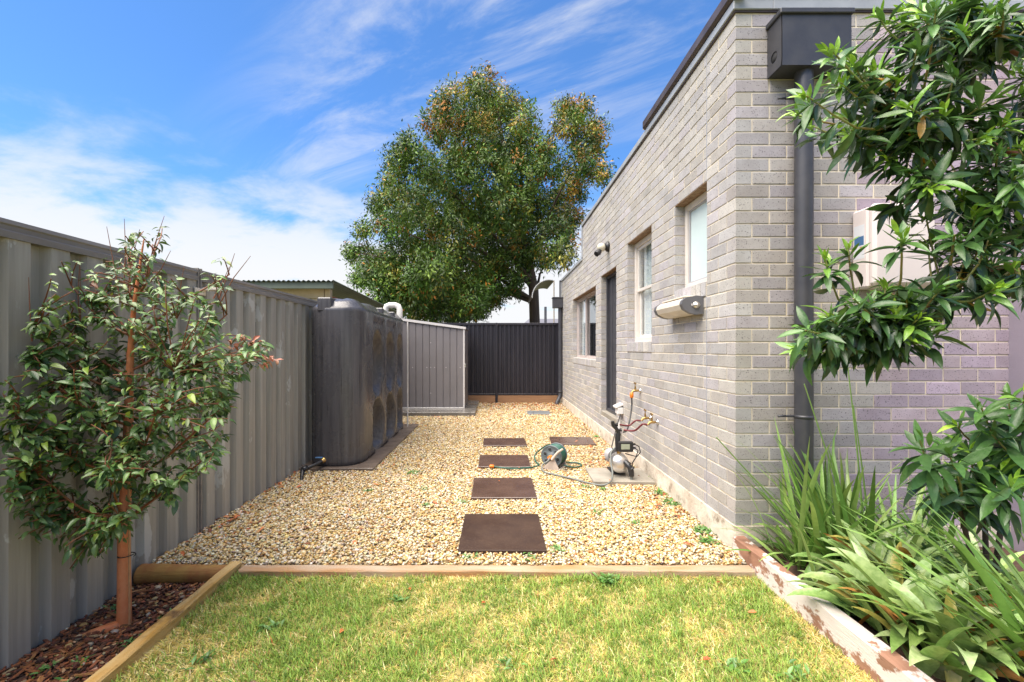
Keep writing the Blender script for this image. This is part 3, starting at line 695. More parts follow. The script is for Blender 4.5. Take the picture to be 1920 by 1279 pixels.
# 1: obscure glass
a0, a1, c0, c1 = OPEN[0]; c0 += 0.124
b = MB(); frame_box(b, a0+0.002, a1-0.002, c0, c1-0.006, 0.055, FXW, FXW+0.07); w1 = b.build('window', M['frame'], house); w1['label'] = 'small window with pale frosted glass'
b = MB(); frame_box(b, a0+0.056, a1-0.056, c0+0.054, c1-0.059, 0.018, FXW+0.015, FXW+0.05); b.build('glazing_bead', M['alum'], w1)
pane(a0+0.07, a1-0.07, c0+0.07, c1-0.075, FXW+0.028, M['frost'], w1)
# 2: double hung with curtain
a0, a1, c0, c1 = OPEN[1]; c0 += 0.118
b = MB(); frame_box(b, a0+0.002, a1-0.002, c0, c1-0.006, 0.06, FXW, FXW+0.085); w2 = b.build('window', M['frame'], house); w2['label'] = 'tall sash window with white curtains'
zm = c0+(c1-c0)*0.52
b = MB(); frame_box(b, a0+0.06, a1-0.06, zm-0.02, c1-0.066, 0.035, FXW+0.02, FXW+0.045); b.build('sash', M['frame'], w2)
b = MB(); frame_box(b, a0+0.06, a1-0.06, c0+0.06, zm+0.02, 0.035, FXW+0.047, FXW+0.072); b.build('sash', M['frame'], w2)
pane(a0+0.09, a1-0.09, zm+0.01, c1-0.10, FXW+0.03, M['glass'], w2); pane(a0+0.09, a1-0.09, c0+0.09, zm-0.01, FXW+0.058, M['glass'], w2)
b = MB(); b.grid(lambda u, v: (FXW+0.105+0.012*math.sin(u*34), a0-0.02+u*(a1-a0+0.04), c0-0.05+v*(c1-c0+0.1)), 120, 2); b.build('curtain', M['curtain'], w2)
# 3: slider
a0, a1, c0, c1 = OPEN[3]; c0 += 0.118
b = MB(); frame_box(b, a0+0.002, a1-0.002, c0, c1-0.006, 0.034, FXW, FXW+0.085); w3 = b.build('window', M['frame3'], house); w3['label'] = 'wide sliding window with dark reflecting glass'
ym = a0+(a1-a0)*0.62
b = MB(); frame_box(b, a0+0.034, ym+0.02, c0+0.034, c1-0.040, 0.026, FXW+0.045, FXW+0.07); b.build('sash', M['frame3'], w3)
b = MB(); frame_box(b, ym-0.02, a1-0.034, c0+0.034, c1-0.040, 0.026, FXW+0.015, FXW+0.043); b.build('sash', M['frame3'], w3)
pane(a0+0.055, ym, c0+0.055, c1-0.06, FXW+0.056, M['glass'], w3); pane(ym, a1-0.055, c0+0.055, c1-0.06, FXW+0.028, M['glass'], w3)
b = MB(); b.grid(lambda u, v: (FXW+0.105+0.012*math.sin(u*22), ym+0.45+u*(a1-ym-0.5), c0-0.05+v*(c1-c0+0.1)), 50, 2); b.build('curtain', M['curtain'], w3)
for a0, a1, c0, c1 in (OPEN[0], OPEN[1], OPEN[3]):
    b = MB(); b.box(RX+0.35, RX+0.4, a0-0.4, a1+0.4, c0-0.3, c1+0.3); b.build('dark_backing', M['dark'], house)  # near-black panel added behind the glass, stands in for the unlit room
# door
a0, a1, c0, c1 = OPEN[2]
b = MB(); b.bbox(WX+0.005, WX+0.17, a0, a1, c0, c0+0.066, 0.006); b.build('door_step', M['conc'], house)
b = MB(); frame_box(b, a0+0.002, a1-0.002, c0+0.067, c1-0.005, 0.045, FXW-0.01, FXW+0.09); dfr = b.build('door', M['char'], house); dfr['label'] = 'charcoal painted back door'
b = MB(); b.bbox(FXW+0.03, FXW+0.07, a0+0.046, a1-0.046, c0+0.07, c1-0.05, 0.003); b.build('door_leaf', M['char'], dfr)
for k in range(3):
    yy = a0+0.046+(a1-a0-0.092)*(0.18+0.28*k)
    b = MB(); b.bbox(FXW+0.022, FXW+0.031, yy, yy+0.03, c0+0.1, c1-0.09, 0.003); b.build('moulding', M['char'], dfr)
kz = 1.42-0.14
b = MB(); b.lathe([(0,0.028),(0.006,0.028),(0.008,0.012),(0.035,0.011),(0.042,0.024),(0.058,0.029),(0.072,0.024),(0.078,0.008)], (FXW+0.03, a0+0.11, kz), (-1,0,0), 14); b.build('door_knob', M['chrome'], dfr)
# cappings, gutter and the upper storey behind the parapet
b = MB(); b.bbox(WX-0.022, RX+0.05, CY-0.022, STEP, TOP+0.012, TOP+0.075, 0.004); b.build('capping', M['flash'], house)
b = MB(); b.bbox(RX+0.051, 4.2, CY-0.022, RX+1.4, TOP+0.012, TOP+0.075, 0.004); b.build('capping', M['flash'], house)
b = MB(); b.box(WX-0.010, RX+0.04, CY-0.010, STEP-0.004, TOP, TOP+0.0115); b.box(RX+0.041, 4.18, CY-0.010, 3.4, TOP, TOP+0.0115); b.build('capping_shadow', M['gutter'], house)  # dark strip stands for the shadow line under the capping
b = MB(); b.bbox(WX-0.022, RX+0.05, STEP+0.001, ENDY+0.02, LOW+0.002, LOW+0.06, 0.004); b.build('capping', M['flash'], house)
b = MB(); b.bbox(WX-0.020, RX+0.05, STEP-0.03, STEP+0.018, LOW+0.061, TOP+0.011, 0.004); b.build('capping', M['flash'], house)
gz = TOP+0.076
b = MB(); b.extrude([(WX+0.045,gz),(WX-0.03,gz),(WX-0.048,gz+0.02),(WX-0.048,gz+0.085),(WX-0.036,gz+0.092),(WX-0.036,gz+0.012),(WX+0.045,gz+0.012)], lambda x, z: (x, 2.95, z), lambda x, z: (x, 4.84, z)); gut = recalc(b.build('gutter', M['gutter'], house))
b = MB(); b.box(WX-0.044, WX+0.045, 4.841, 4.846, gz, gz+0.09); b.build('gutter_end', M['cream'], gut)
b = MB(); b.add([(WX+0.0,2.98,gz+0.085),(WX+0.0,4.86,gz+0.085),(WX+1.9,4.86,gz+0.33),(WX+1.9,2.98,gz+0.33),(WX+0.0,2.98,gz+0.10),(WX+0.0,4.86,gz+0.10),(WX+1.9,4.86,gz+0.345),(WX+1.9,2.98,gz+0.345)], [(3,2,1,0),(4,5,6,7),(0,1,5,4),(1,2,6,5),(2,3,7,6),(3,0,4,7)]); b.build('upper_roof', M['flash'], house)
for i in range(24):
    x = WX+0.28+i*0.1
    b = MB(); b.bbox(x+0.002, x+0.098, 3.30, 3.33, TOP+0.08, TOP+0.9, 0.004); b.build('siding_board', M['cream'], house)
# mauve rendered wall at the far right of the brick return
b = MB(); b.bbox(EXF-0.02, 5.0, 2.86, CY+0.2, -0.1, 3.62, 0.006); b.build('rendered_wall', M['render'], house)

# ------------------------------------------------------------------ rain heads and downpipes
dp = thing('downpipe', 'dark grey downpipe with big square rain head beside the house corner', 'downpipe', (2.065, 2.975, 0))
x0, x1, y0, y1, z0, z1 = 1.868, 2.322, 2.895, CY-0.002, EYE+1.853, EYE+2.185
b = MB(); cy, cz, r = 2.975, z0+0.10, 0.036; n = 20
ring = [(x0, cy+r*math.cos(2*math.pi*i/n), cz+r*math.sin(2*math.pi*i/n)) for i in range(n)]
b.box(x0+0.002, x1, y0, y1, z0, z1); rh = b.build('rain_head', M['char'], dp)
# side cheek with a real round hole
outer = []
for i in range(n):
    c_, s_ = math.cos(2*math.pi*i/n), math.sin(2*math.pi*i/n); k = []
    tx = (y1-cy)/c_ if c_ > 1e-6 else ((y0-cy)/c_ if c_ < -1e-6 else 1e9); tz = (z1-cz)/s_ if s_ > 1e-6 else ((z0-cz)/s_ if s_ < -1e-6 else 1e9)
    t = min(tx, tz); outer.append((x0-0.004, cy+c_*t, cz+s_*t))
b = MB(); inn = [(x0-0.004, p[1], p[2]) for p in ring]; inn2 = [(x0+0.0015, p[1], p[2]) for p in ring]
b.add(outer+inn+inn2, [(i, (i+1)%n, n+(i+1)%n, n+i) for i in range(n)]+[(n+i, n+(i+1)%n, 2*n+(i+1)%n, 2*n+i) for i in range(n)])
recalc(b.build('side_cheek', M['char'], rh)); 
b = MB(); b.lathe([(0,0.0355),(0.001,0.0355)], (x0+0.0008, cy, cz), (1,0,0), 20); b.build('overflow_hole_shade', M['dark'], rh)  # near-black disc stands for the shade inside the hole
b = MB(); b.bbox(x0-0.018, x1+0.014, y0-0.016, y1, z1, z1+0.035, 0.005); b.build('lip', M['char'], rh)
b = MB(); b.tube([(2.065,2.975,0.0),(2.065,2.975,0.9),(2.065,2.975,z0+0.01)], 0.055, 24); b.build('pipe', M['char'], dp)
for z in (0.93, 3.08):
    b = MB(); b.lathe([(0,0.057),(0.022,0.057)], (2.065,2.975,z), (0,0,1), 24); b.bbox(1.955,2.02,2.985,3.005,z+0.004,z+0.018,0.003); b.lathe([(0,0.008),(0.05,0.008)], (1.955,2.995,z+0.011), (-1,0,0), 8); b.build('bracket', M['char'], dp)
dp2 = thing('downpipe', 'dark downpipe with small rain head at the far house corner by the back fence', 'downpipe', (1.575, 11.05, 0))
b = MB(); b.bbox(1.40, 1.642, 10.93, 11.13, 2.40, 2.64, 0.006); r2_ = b.build('rain_head', M['char'], dp2)
b = MB(); b.bbox(1.385, 1.643, 10.915, 11.145, 2.64, 2.665, 0.004); b.build('lip', M['char'], r2_)
b = MB(); b.tube([(1.585,11.03,2.41),(1.585,11.03,0.30),(1.583,11.02,0.22),(1.54,10.99,0.12),(1.50,10.96,0.06),(1.49,10.95,0.0)], 0.05, 16); b.build('pipe', M['char'], dp2)
b = MB(); b.lathe([(0,0.057),(0.04,0.057)], (1.585,11.03,0.30), (0,0,1), 16); b.build('collar', M['char'], dp2)
b = MB(); b.tube([(1.60,11.15,2.62),(1.60,11.15,LOW+0.03)], 0.02, 8); b.build('inlet_pipe', M['char'], dp2)

# ------------------------------------------------------------------ things on the wall
# clothesline
clo = thing('clothesline', 'cream retractable clothesline with grey end caps on the brick wall', 'clothesline', (WX, 3.8, EYE+0.28))
prof = [(0,0.135),(-0.05,0.142),(-0.13,0.128),(-0.160,0.105),(-0.168,0.075),(-0.150,0.035),(-0.10,0.006),(-0.05,-0.004),(0,0)]
zb = EYE+0.275
b = MB(); b.extrude(prof, lambda x, z: (WX-0.003+x*0.985, 3.56, zb+z), lambda x, z: (WX-0.003+x*0.985, 4.10, zb+z)); recalc(b.build('housing', M['line'], clo))
for ya, yb in ((3.515, 3.562), (4.098, 4.14)):
    b = MB(); b.extrude([(x*1.03, z*1.04-0.003) for x, z in prof], lambda x, z: (WX-0.002+x, ya, zb+z), lambda x, z: (WX-0.002+x, yb, zb+z)); ec = recalc(b.build('end_cap', M['endcap'], clo))
    if ya < 3.6:
        b = MB(); b.lathe([(0,0.028),(0.014,0.026),(0.016,0.014),(0.03,0.013)], (WX-0.062, ya, zb+0.068), (0,-1,0), 14); b.bbox(WX-0.10, WX-0.03, ya-0.008, ya-0.0005, zb+0.058, zb+0.078, 0.003); b.build('tension_knob', M['steel'], ec)
b = MB(); b.bbox(WX-0.125, WX-0.02, 3.58, 4.08, zb+0.138, zb+0.150, 0.004); b.build('top_flap', M['line'], clo)
# wall lamp
lp = thing('wall_lamp', 'round glass sensor lamp on the wall above the door', 'lamp', (WX, 6.5, EYE+1.48))
b = MB(); b.lathe([(0,0.075),(0.025,0.075),(0.045,0.05),(0.06,0.03)], (WX-0.001,6.50,EYE+1.49), (-1,0,0), 18); b.build('base', M['black'], lp)
gc = Vector((WX-0.115, 6.47, EYE+1.475)); b = MB()
b.grid(lambda u, v: gc+Vector((math.cos(u*2*math.pi)*math.sin(v*math.pi), math.sin(u*2*math.pi)*math.sin(v*math.pi), math.cos(v*math.pi)))*0.062, 20, 12, closed_u=True); b.build('globe', M['globe'], lp)
b = MB(); b.tube([gc+Vector((0.05,0.01,0.01)), gc+Vector((0.085,0.02,0.015))], 0.035, 14); b.build('collar', M['black'], lp)
b = MB(); b.tube([gc+Vector((-0.02,-0.01,-0.05)), gc+Vector((-0.05,-0.03,-0.085)), gc+Vector((-0.085,-0.05,-0.11))], [0.03,0.045,0.04], 14); b.build('sensor', M['black'], lp)
# water heater
hw = thing('water_heater', 'white wall mounted water heater half hidden by the overhanging shrub', 'water heater', (2.66, 2.96, EYE+0.45))
x0, x1, y0, y1, z0, z1 = 2.445, 2.86, 2.868, CY-0.003, EYE+0.40, EYE+0.945
b = MB(); b.bbox(x0, x1, y0+0.05, y1, z0, z1-0.012, 0.012); b.build('case', M['heater'], hw)
b = MB(); b.bbox(x0+0.004, x1-0.004, y0, y0+0.052, z0+0.01, z1, 0.018); fr = b.build('front_cover', M['heater'], hw)
b = MB(); b.bbox(x0+0.085, x0+0.24, y0-0.006, y0+0.001, z1-0.085, z1-0.040, 0.003); b.build('flue_slot_shade', M['dark'], fr)  # near-black block on the cover stands for the shaded recess of the slot
for k in range(2):
    b = MB(); b.bbox(x0+0.09, x0+0.235, y0-0.009, y0-0.0055, z1-0.074+k*0.016, z1-0.068+k*0.016, 0.001); b.build('flue_bar', M['chrome'], fr)
b = MB(); b.box(x0-0.0012, x0+0.002, y0+0.075, y1-0.02, z0+0.20, z1-0.12); lb = b.build('label', M['labelw'], hw)
b = MB(); b.box(x0-0.0024, x0+0.001, y0+0.078, y1-0.025, z0+0.29, z0+0.35); b.build('label_print', M['blue'], lb)
b = MB(); b.box(x0-0.0024, x0+0.001, y0+0.09, y1-0.07, z0+0.265, z0+0.28); b.build('label_print', M['labelr'], lb)
# taps
def tap(y, z, label, orange):
    t = thing('garden_tap', label, 'tap', (WX, y, z))
    b = MB(); b.lathe([(0,0.030),(0.008,0.030),(0.014,0.014),(0.02,0.013)], (WX+0.001,y,z), (-1,0,0), 14); b.build('flange', M['chrome'], t)
    b = MB(); b.tube([(WX-0.01,y,z),(WX-0.06,y,z),(WX-0.085,y,z-0.005),(WX-0.10,y,z-0.03)], [0.012,0.015,0.014,0.012], 12); b.build('body', M['brass'], t)
    b = MB(); b.tube([(WX-0.058,y,z+0.005),(WX-0.060,y,z+0.05)], [0.012,0.009], 10); b.tube([(WX-0.060,y,z+0.048),(WX-0.062,y,z+0.085)], [0.005,0.005], 8); b.bbox(WX-0.068,WX-0.056,y-0.032,y+0.032,z+0.075,z+0.092,0.003); b.build('handle', M['brass'], t)
    if orange:
        b = MB(); b.lathe([(0,0.015),(0.004,0.021),(0.055,0.021),(0.062,0.014)], (WX-0.10,y,z-0.022), (0,0,-1), 14); b.build('hose_connector', M['orange'], t)
tap(5.06, EYE-0.485, 'brass garden tap with an orange hose connector on the brick wall', True)
tap(4.72, EYE-0.745, 'low brass tap with maroon hose, nearer the door of its pair', False)
tap(4.52, EYE-0.755, 'low brass tap with maroon hose, nearer the house corner of its pair', False)
def hose(name, pts, r, m, label, n=8, cat='hose', res=6):
    P = [Vector(p) for p in pts]; Q = []
    for i in range(len(P)-1):
        p0, p1, p2, p3 = P[max(i-1,0)], P[i], P[i+1], P[min(i+2,len(P)-1)]
        for k in range(res):
            t = k/res; Q.append(0.5*((2*p1)+(p2-p0)*t+(2*p0-5*p1+4*p2-p3)*t*t+(3*p1-p0-3*p2+p3)*t**3))
    Q.append(P[-1]); b = MB(); b.tube(Q, r, n); return tag(b.build(name, m, loc=pts[0]), label, cat)
PXp, PYp = 1.315, 4.74     # pump position
hose('supply_hose', [(WX-0.10,5.06,EYE-0.56),(WX-0.102,5.05,EYE-0.66),(1.50,4.98,EYE-0.80),(1.44,4.88,0.50),(PXp+0.06,PYp+0.06,0.49)], 0.0085, M['black'], 'thin black hose hanging from the orange tap connector')
hose('supply_hose', [(WX-0.105,4.72,EYE-0.775),(WX-0.16,4.73,EYE-0.775),(1.42,4.75,EYE-0.83),(PXp+0.0,PYp-0.03,0.585)], 0.0095, M['redhose'], 'maroon flexible hose from the tap nearer the door')
hose('supply_hose', [(WX-0.105,4.52,EYE-0.785),(WX-0.15,4.535,EYE-0.780),(1.44,4.62,EYE-0.86),(PXp+0.04,PYp-0.03,0.53)], 0.0095, M['redhose'], 'maroon flexible hose from the tap nearer the house corner')
ob = thing('power_outlet', 'white weatherproof power outlet beside the back door', 'outlet', (WX, 5.80, 0.55))
b = MB(); b.bbox(WX-0.075, WX+0.002, 5.74, 5.86, 0.54, 0.63, 0.008); b.build('box', M['white'], ob)
b = MB(); mt = Matrix.Translation((WX-0.05,5.80,0.645)) @ Matrix.Rotation(R(-24), 4, 'Y'); b.bbox(-0.055, 0.055, -0.064, 0.064, -0.010, 0.020, 0.006, mt); b.build('hood', M['white'], ob)
b = MB(); b.tube([(WX-0.03,5.82,0.545),(WX-0.03,5.82,0.0)], 0.013, 10); b.build('conduit', M['white'], ob)

# ------------------------------------------------------------------ pump
pu = thing('water_pump', 'stainless steel water pump with black controller by the house wall', 'pump', (PXp, PYp, 0.045))
ax = Vector((-0.12,-1,0)).normalized(); base = Vector((PXp+0.0, PYp+0.06, 0.180))
b = MB(); b.lathe([(0,0.088),(0.02,0.098),(0.10,0.100),(0.145,0.094),(0.172,0.072),(0.185,0.04),(0.19,0.012)], base, ax, 24); vo = b.build('volute', M['steel'], pu)
b = MB(); b.lathe([(0,0.07),(0.02,0.095),(0.045,0.095),(0.05,0.07)], base-ax*0.045, ax, 24); b.build('bracket_ring', M['black'], pu)
b = MB(); b.lathe([(0,0.05),(0.02,0.075),(0.16,0.078),(0.19,0.07)], base-ax*0.23, ax, 20); b.build('motor', M['black'], pu)
b = MB(); b.lathe([(0,0.06),(0.02,0.082),(0.07,0.084)], base-ax*0.30+Vector((-0.03,0,0)), ax, 20); b.build('fan_cover', M['alum'], pu)
b = MB(); b.bbox(PXp-0.07, PXp+0.07, PYp+0.0, PYp+0.26, 0.045, 0.062, 0.004); b.bbox(PXp-0.045, PXp+0.045, PYp+0.09, PYp+0.13, 0.062, 0.12, 0.004); b.build('foot', M['black'], pu)
fr_ = base+ax*0.185
b = MB(); b.tube([fr_+Vector((0.045,0.04,0.035)), fr_+Vector((0.06,-0.01,0.025)), fr_+Vector((0.085,-0.04,-0.01)), fr_+Vector((0.10,-0.045,-0.06)), fr_+Vector((0.102,-0.045,-0.10))], [0.026,0.030,0.028,0.029,0.028], 14); el = b.build('inlet_elbow', M['black'], pu)
b = MB(); b.tube([fr_+Vector((0.102,-0.045,-0.095)), fr_+Vector((0.102,-0.046,-0.20))], 0.018, 12); b.build('inlet_pipe', M['greyhose'], el)
for t in (0.012, 0.055):
    b = MB(); b.lathe([(0,0.034),(0.018,0.034)], fr_+Vector((0.06+t*0.7,-0.008-t*0.6,0.028-t*0.9)), (0.6,-0.3,-0.75), 12); b.build('union_nut', M['black'], el)
tp = base+ax*0.07
b = MB(); b.tube([tp+Vector((0,0,0.08)), tp+Vector((0,0,0.135))], [0.022,0.02], 12); b.build('brass_riser', M['brass'], pu)
b = MB(); b.tube([tp+Vector((-0.01,0,0.125)), tp+Vector((-0.012,0,0.27)), tp+Vector((-0.01,0.0,0.31))], [0.028,0.030,0.022], 14); b.build('flow_body', M['black'], pu)
b = MB(); b.bbox(tp.x-0.02, tp.x+0.135, tp.y-0.075, tp.y-0.02, 0.305, 0.415, 0.01); ct = b.build('controller', M['black'], pu)
b = MB(); b.bbox(tp.x+0.004, tp.x+0.095, tp.y-0.079, tp.y-0.074, 0.335, 0.390, 0.002); b.build('display', M['lcd'], ct)
b = MB(); b.lathe([(0,0.012),(0.03,0.010)], (tp.x+0.133,tp.y-0.045,0.385), (1,0,0), 10); b.lathe([(0,0.012),(0.03,0.010)], (tp.x+0.133,tp.y-0.045,0.345), (1,0,0), 10); b.build('cable_gland', M['black'], ct)
for q in ([(tp.x+0.155,tp.y-0.045,0.385),(tp.x+0.20,tp.y-0.05,0.36),(tp.x+0.215,tp.y-0.05,0.30),(tp.x+0.18,tp.y-0.04,0.25),(tp.x+0.06,tp.y-0.02,0.28)], [(tp.x+0.155,tp.y-0.045,0.345),(tp.x+0.19,tp.y-0.05,0.32),(tp.x+0.17,tp.y-0.05,0.25),(tp.x+0.13,tp.y-0.04,0.18),(tp.x+0.14,tp.y-0.03,0.10)]):
    b = MB(); b.tube(q, 0.006, 6); b.build('cable', M['black'], pu)
b = MB(); b.tube([tp+Vector((-0.01,0,0.25)), tp+Vector((0.0,0,0.30)), tp+Vector((-0.015,0.0,0.345)), tp+Vector((-0.06,0.0,0.40)), tp+Vector((-0.068,0.0,0.44))], [0.022,0.024,0.020,0.022,0.019], 12); vv = b.build('valve_stack', M['black'], pu)
for q, d in ((tp+Vector((-0.02,0,0.335)), (1,-0.2,0.35)), (tp+Vector((-0.06,0,0.395)), (1,-0.3,0.3))):
    b = MB(); b.lathe([(0,0.014),(0.03,0.013),(0.033,0.018),(0.05,0.018)], q, d, 12); b.build('valve_port', M['black'], vv)
b = MB(); b.tube([(WX-0.03,5.76,0.55),(1.46,5.4,0.42),(PXp-0.03,PYp+0.2,0.30),(PXp-0.04,PYp+0.1,0.26)], 0.006, 6); b.build('power_cable', M['black'], pu)

# ------------------------------------------------------------------ hose reel
RXc, RYc = 0.675, 5.18
reel = thing('hose_reel', 'grey and beige hose reel wound with green hose on the gravel', 'hose reel', (RXc, RYc, 0.0))
A = Vector((-0.50,-0.866,0)).normalized(); B = Vector((A.y,-A.x,0)); U = Vector((0,0,1)); C0 = Vector((RXc,RYc,0.150))
def disc(c, r):
    b = MB(); n = 36; ri = r*0.36; 
    b.lathe([(0,r*0.93),(0.004,r),(0.014,r),(0.018,r*0.93),(0.012,r*0.88),(0.012,r*0.40),(0.022,r*0.34)], c, A, n); return b
for s, sgn in ((0.075, 1), (-0.09, -1)):
    d = disc(C0+A*s, 0.130).build('flange', M['reelgrey'], reel)
    if sgn > 0:
        for k in range(6):
            a = k*math.pi/3+0.3; q = C0+A*(s+0.0125)+(B*math.cos(a)+U*math.sin(a))*0.082
            b = MB(); b.lathe([(0,0.027),(0.003,0.027),(0.003,0.020),(-0.004,0.018)], q, A, 14); b.build('lug_ring', M['reelgrey'], d)
            b = MB(); b.lathe([(0.0,0.0185),(0.0012,0.0185)], q, A, 14); b.build('lug_hole_shade', M['dark'], d)  # near-black disc in place of a shaded hole through the flange
for lay, rr in ((0, 0.098), (1, 0.112)):
    for k in range(9 if lay == 0 else 8):
        b = MB(); off_ = -0.075+k*0.0175+lay*0.009; ph = random.uniform(0, 6)
        b.tube([C0+A*(off_+0.004*math.sin(t*2*math.pi/28+ph))+(B*math.cos(2*math.pi*t/28)+U*math.sin(2*math.pi*t/28))*rr for t in range(29)], 0.0088, 6, cap=False); b.build('hose_coil', M['hose'], reel)
b = MB(); b.lathe([(0,0.09),(0.16,0.09)], C0-A*0.085, A, 20); b.build('drum', M['reelgrey'], reel)
def plate(pts, t0, t1, m, name, parent):
    b = MB(); b.extrude(pts, lambda p, z: C0+A*t0+B*p+U*z, lambda p, z: C0+A*t1+B*p+U*z); return recalc(b.build(name, m, parent))
st = plate([(-0.03,0.025),(-0.025,-0.02),(0.11,-0.15),(-0.12,-0.15)], 0.112, 0.128, M['beige'], 'stand_leg', reel)
plate([(-0.025,0.025),(0.025,0.025),(0.11,-0.15),(-0.12,-0.15)], -0.125, -0.110, M['beige'], 'stand_leg', reel)
for p in (-0.10, 0.085):
    b = MB(); b.tube([C0+A*0.125+B*p-U*0.138, C0-A*0.122+B*p-U*0.138], 0.010, 8); b.build('cross_bar', M['beige'], reel)
b = MB(); b.tube([C0+A*0.05, C0+A*0.155], [0.022,0.02], 14); b.build('hub', M['orange'], reel)
mt = Matrix.Translation(C0+A*0.135)
b = MB(); b.tube([C0+A*0.140-B*0.03-U*0.02, C0+A*0.140-B*0.10+U*0.07, C0+A*0.14-B*0.16+U*0.115], [0.016,0.014,0.012], 10); b.tube([C0+A*0.12, C0+A*0.142-B*0.035-U*0.02], 0.012, 8); b.build('crank_handle', M['beige'], reel)
hz = 0.026
hose('garden_hose', [(-0.03,5.10,hz+0.012),(0.08,5.08,hz),(0.25,5.06,hz),(0.42,5.12,hz),(0.50,5.22,hz),(0.47,5.35,hz+0.01),(0.48,5.48,hz+0.06),(0.58,5.42,0.19),(0.64,5.32,0.245)], 0.0085, M['hose'], 'green garden hose lying over the wet paving slab')
b = MB(); b.lathe([(0,0.012),(0.005,0.018),(0.045,0.018),(0.055,0.011)], (-0.028,5.10,hz+0.013), (-1,0.1,0), 12); tag(b.build('hose_connector', M['orange'], loc=(-0.03,5.10,hz)), 'orange hose end connector on the paving slab', 'connector')
hose('garden_hose', [C0+A*0.15-B*0.004, C0+A*0.185-U*0.03, (0.515,5.02,0.07),(0.53,4.92,hz),(0.62,4.82,hz),(0.78,4.68,hz),(0.93,4.52,hz),(1.06,4.44,hz),(1.15,4.46,hz+0.035),(1.195,4.56,0.11),(1.20,4.64,0.20),(1.215,4.70,0.29),(PXp-0.03,PYp,0.35)], 0.0095, M['greyhose'], 'grey hose looping from the reel to the pump')
hose('garden_hose', [(0.76,5.27,0.06),(0.86,5.33,hz),(0.97,5.30,hz),(1.00,5.20,hz),(0.90,5.11,hz),(0.78,5.12,hz+0.02)], 0.0085, M['hose'], 'small loop of green hose lying beside the reel')

# ------------------------------------------------------------------ water tank
TX0, TX1, TY0, TY1, TB, TS = -2.215, -1.568, 5.075, 7.72, 0.04, 1.885
tk = thing('water_tank', 'tall slimline charcoal plastic rainwater tank by the fence', 'water tank', ((TX0+TX1)/2, (TY0+TY1)/2, 0.04))
def plan():
    """outline points (x,y) with arc start at front-left, clockwise seen from above, dense on the right side"""
    P = []; ex = 0.36; mx_ = (TX0+TX1)/2; hw_ = (TX1-TX0)/2
    def sup(a, k=2.6): c, s = math.cos(a), math.sin(a); return math.copysign(abs(c)**(2/k), c), math.copysign(abs(s)**(2/k), s)
    for i in range(33):
        c, s = sup(math.pi+math.pi*i/32); P.append((mx_+hw_*c, TY0+ex+ex*s))
    for i in range(1, 90): P.append((TX1, TY0+ex+(TY1-TY0-2*ex)*i/90))
    for i in range(33):
        c, s = sup(math.pi*i/32); P.append((mx_+hw_*c, TY1-ex+ex*s))
    for i in range(1, 12): P.append((TX0, TY1-ex-(TY1-TY0-2*ex)*i/12))
    return P
PLN = plan(); PAN = [(5.60, 6.24), (6.29, 6.93), (6.98, 7.60)]
def dim(x, y, z):
    if x < TX1-0.09: return 0.0
    for a, b_ in PAN:
        if a < y < b_:
            t = (y-a)/(b_-a); e_ = min(1, min(t, 1-t)/0.16); e_ = e_*e_*(3-2*e_); d = 0.0
            for zc_, rz, dp_ in ((1.16, 0.44, 0.21), (0.34, 0.36, 0.19)):
                q = ((t-0.5)/0.46)**2+((z-TB-zc_)/rz)**2
                if q < 1: d = max(d, dp_*(1-q)**0.75)
            zf = min(1, max(0, (1.80-z)/0.06))*min(1, max(0, (z-0.09)/0.05))
            return e_*(0.022*zf)+d
    return 0.0
b = MB(); nz = 70; n = len(PLN); V = []
for j in range(nz):
    z = TB+(TS-TB)*j/(nz-1); ins = 0.025*max(0, 1-(z-TB)/0.03)+0.02*max(0, 1-(TS-z)/0.025)**2
    for x, y in PLN:
        cx_, cy_ = (TX0+TX1)/2, min(max(y, TY0+0.33), TY1-0.33); dv = Vector((x-cx_, y-cy_)); l = dv.length; dv = dv/l if l else dv
        V.append((x-dv.x*ins-dim(x, y, z), y-dv.y*ins, z))
F = [(j*n+i, j*n+(i+1)%n, (j+1)*n+(i+1)%n, (j+1)*n+i) for j in range(nz-1) for i in range(n)]
# domed roof rings
base_r = (nz-1)*n; rings = [base_r]
for t, h in ((0.05,0.012),(0.14,0.05),(0.24,0.082),(0.40,0.105),(0.70,0.12)):
    rings.append(len(V))
    for i in range(n):
        x, y, z = V[base_r+i]; cx_, cy_ = (TX0+TX1)/2, min(max(y, TY0+0.33), TY1-0.33)
        rip = 0.5+0.5*math.cos((y-5.95)*2*math.pi/0.69)
        V.append((x+(cx_-x)*t, y+(cy_-y)*t, TS+h*(0.62+0.38*rip)))
for a, c in zip(rings[:-1], rings[1:]): F += [(a+i, a+(i+1)%n, c+(i+1)%n, c+i) for i in range(n)]
F += [tuple(rings[-1]+i for i in range(n))]
b.add(V, F, True); b.build('body', M['tank'], tk)
b = MB(); b.bbox(-2.06, -1.90, TY0+0.004, TY0+0.40, TS-0.06, TS+0.10, 0.012); b.build('lifting_lug', M['tank'], tk)
for yy in (6.265, 6.955):
    b = MB(); b.bbox(-2.1, TX1-0.03, yy-0.035, yy+0.035, TS-0.03, TS+0.085, 0.015); b.build('roof_rib', M['tank'], tk)
b = MB(); b.tube([(-1.86,7.42,TS+0.05),(-1.86,7.42,TS+0.16),(-1.84,7.42,TS+0.215),(-1.79,7.42,TS+0.235),(-1.70,7.42,TS+0.235),(-1.645,7.42,TS+0.215),(-1.625,7.42,TS+0.16),(-1.625,7.42,TS+0.02)], 0.05, 18); b.build('overflow_pipe', M['pvc'], tk)
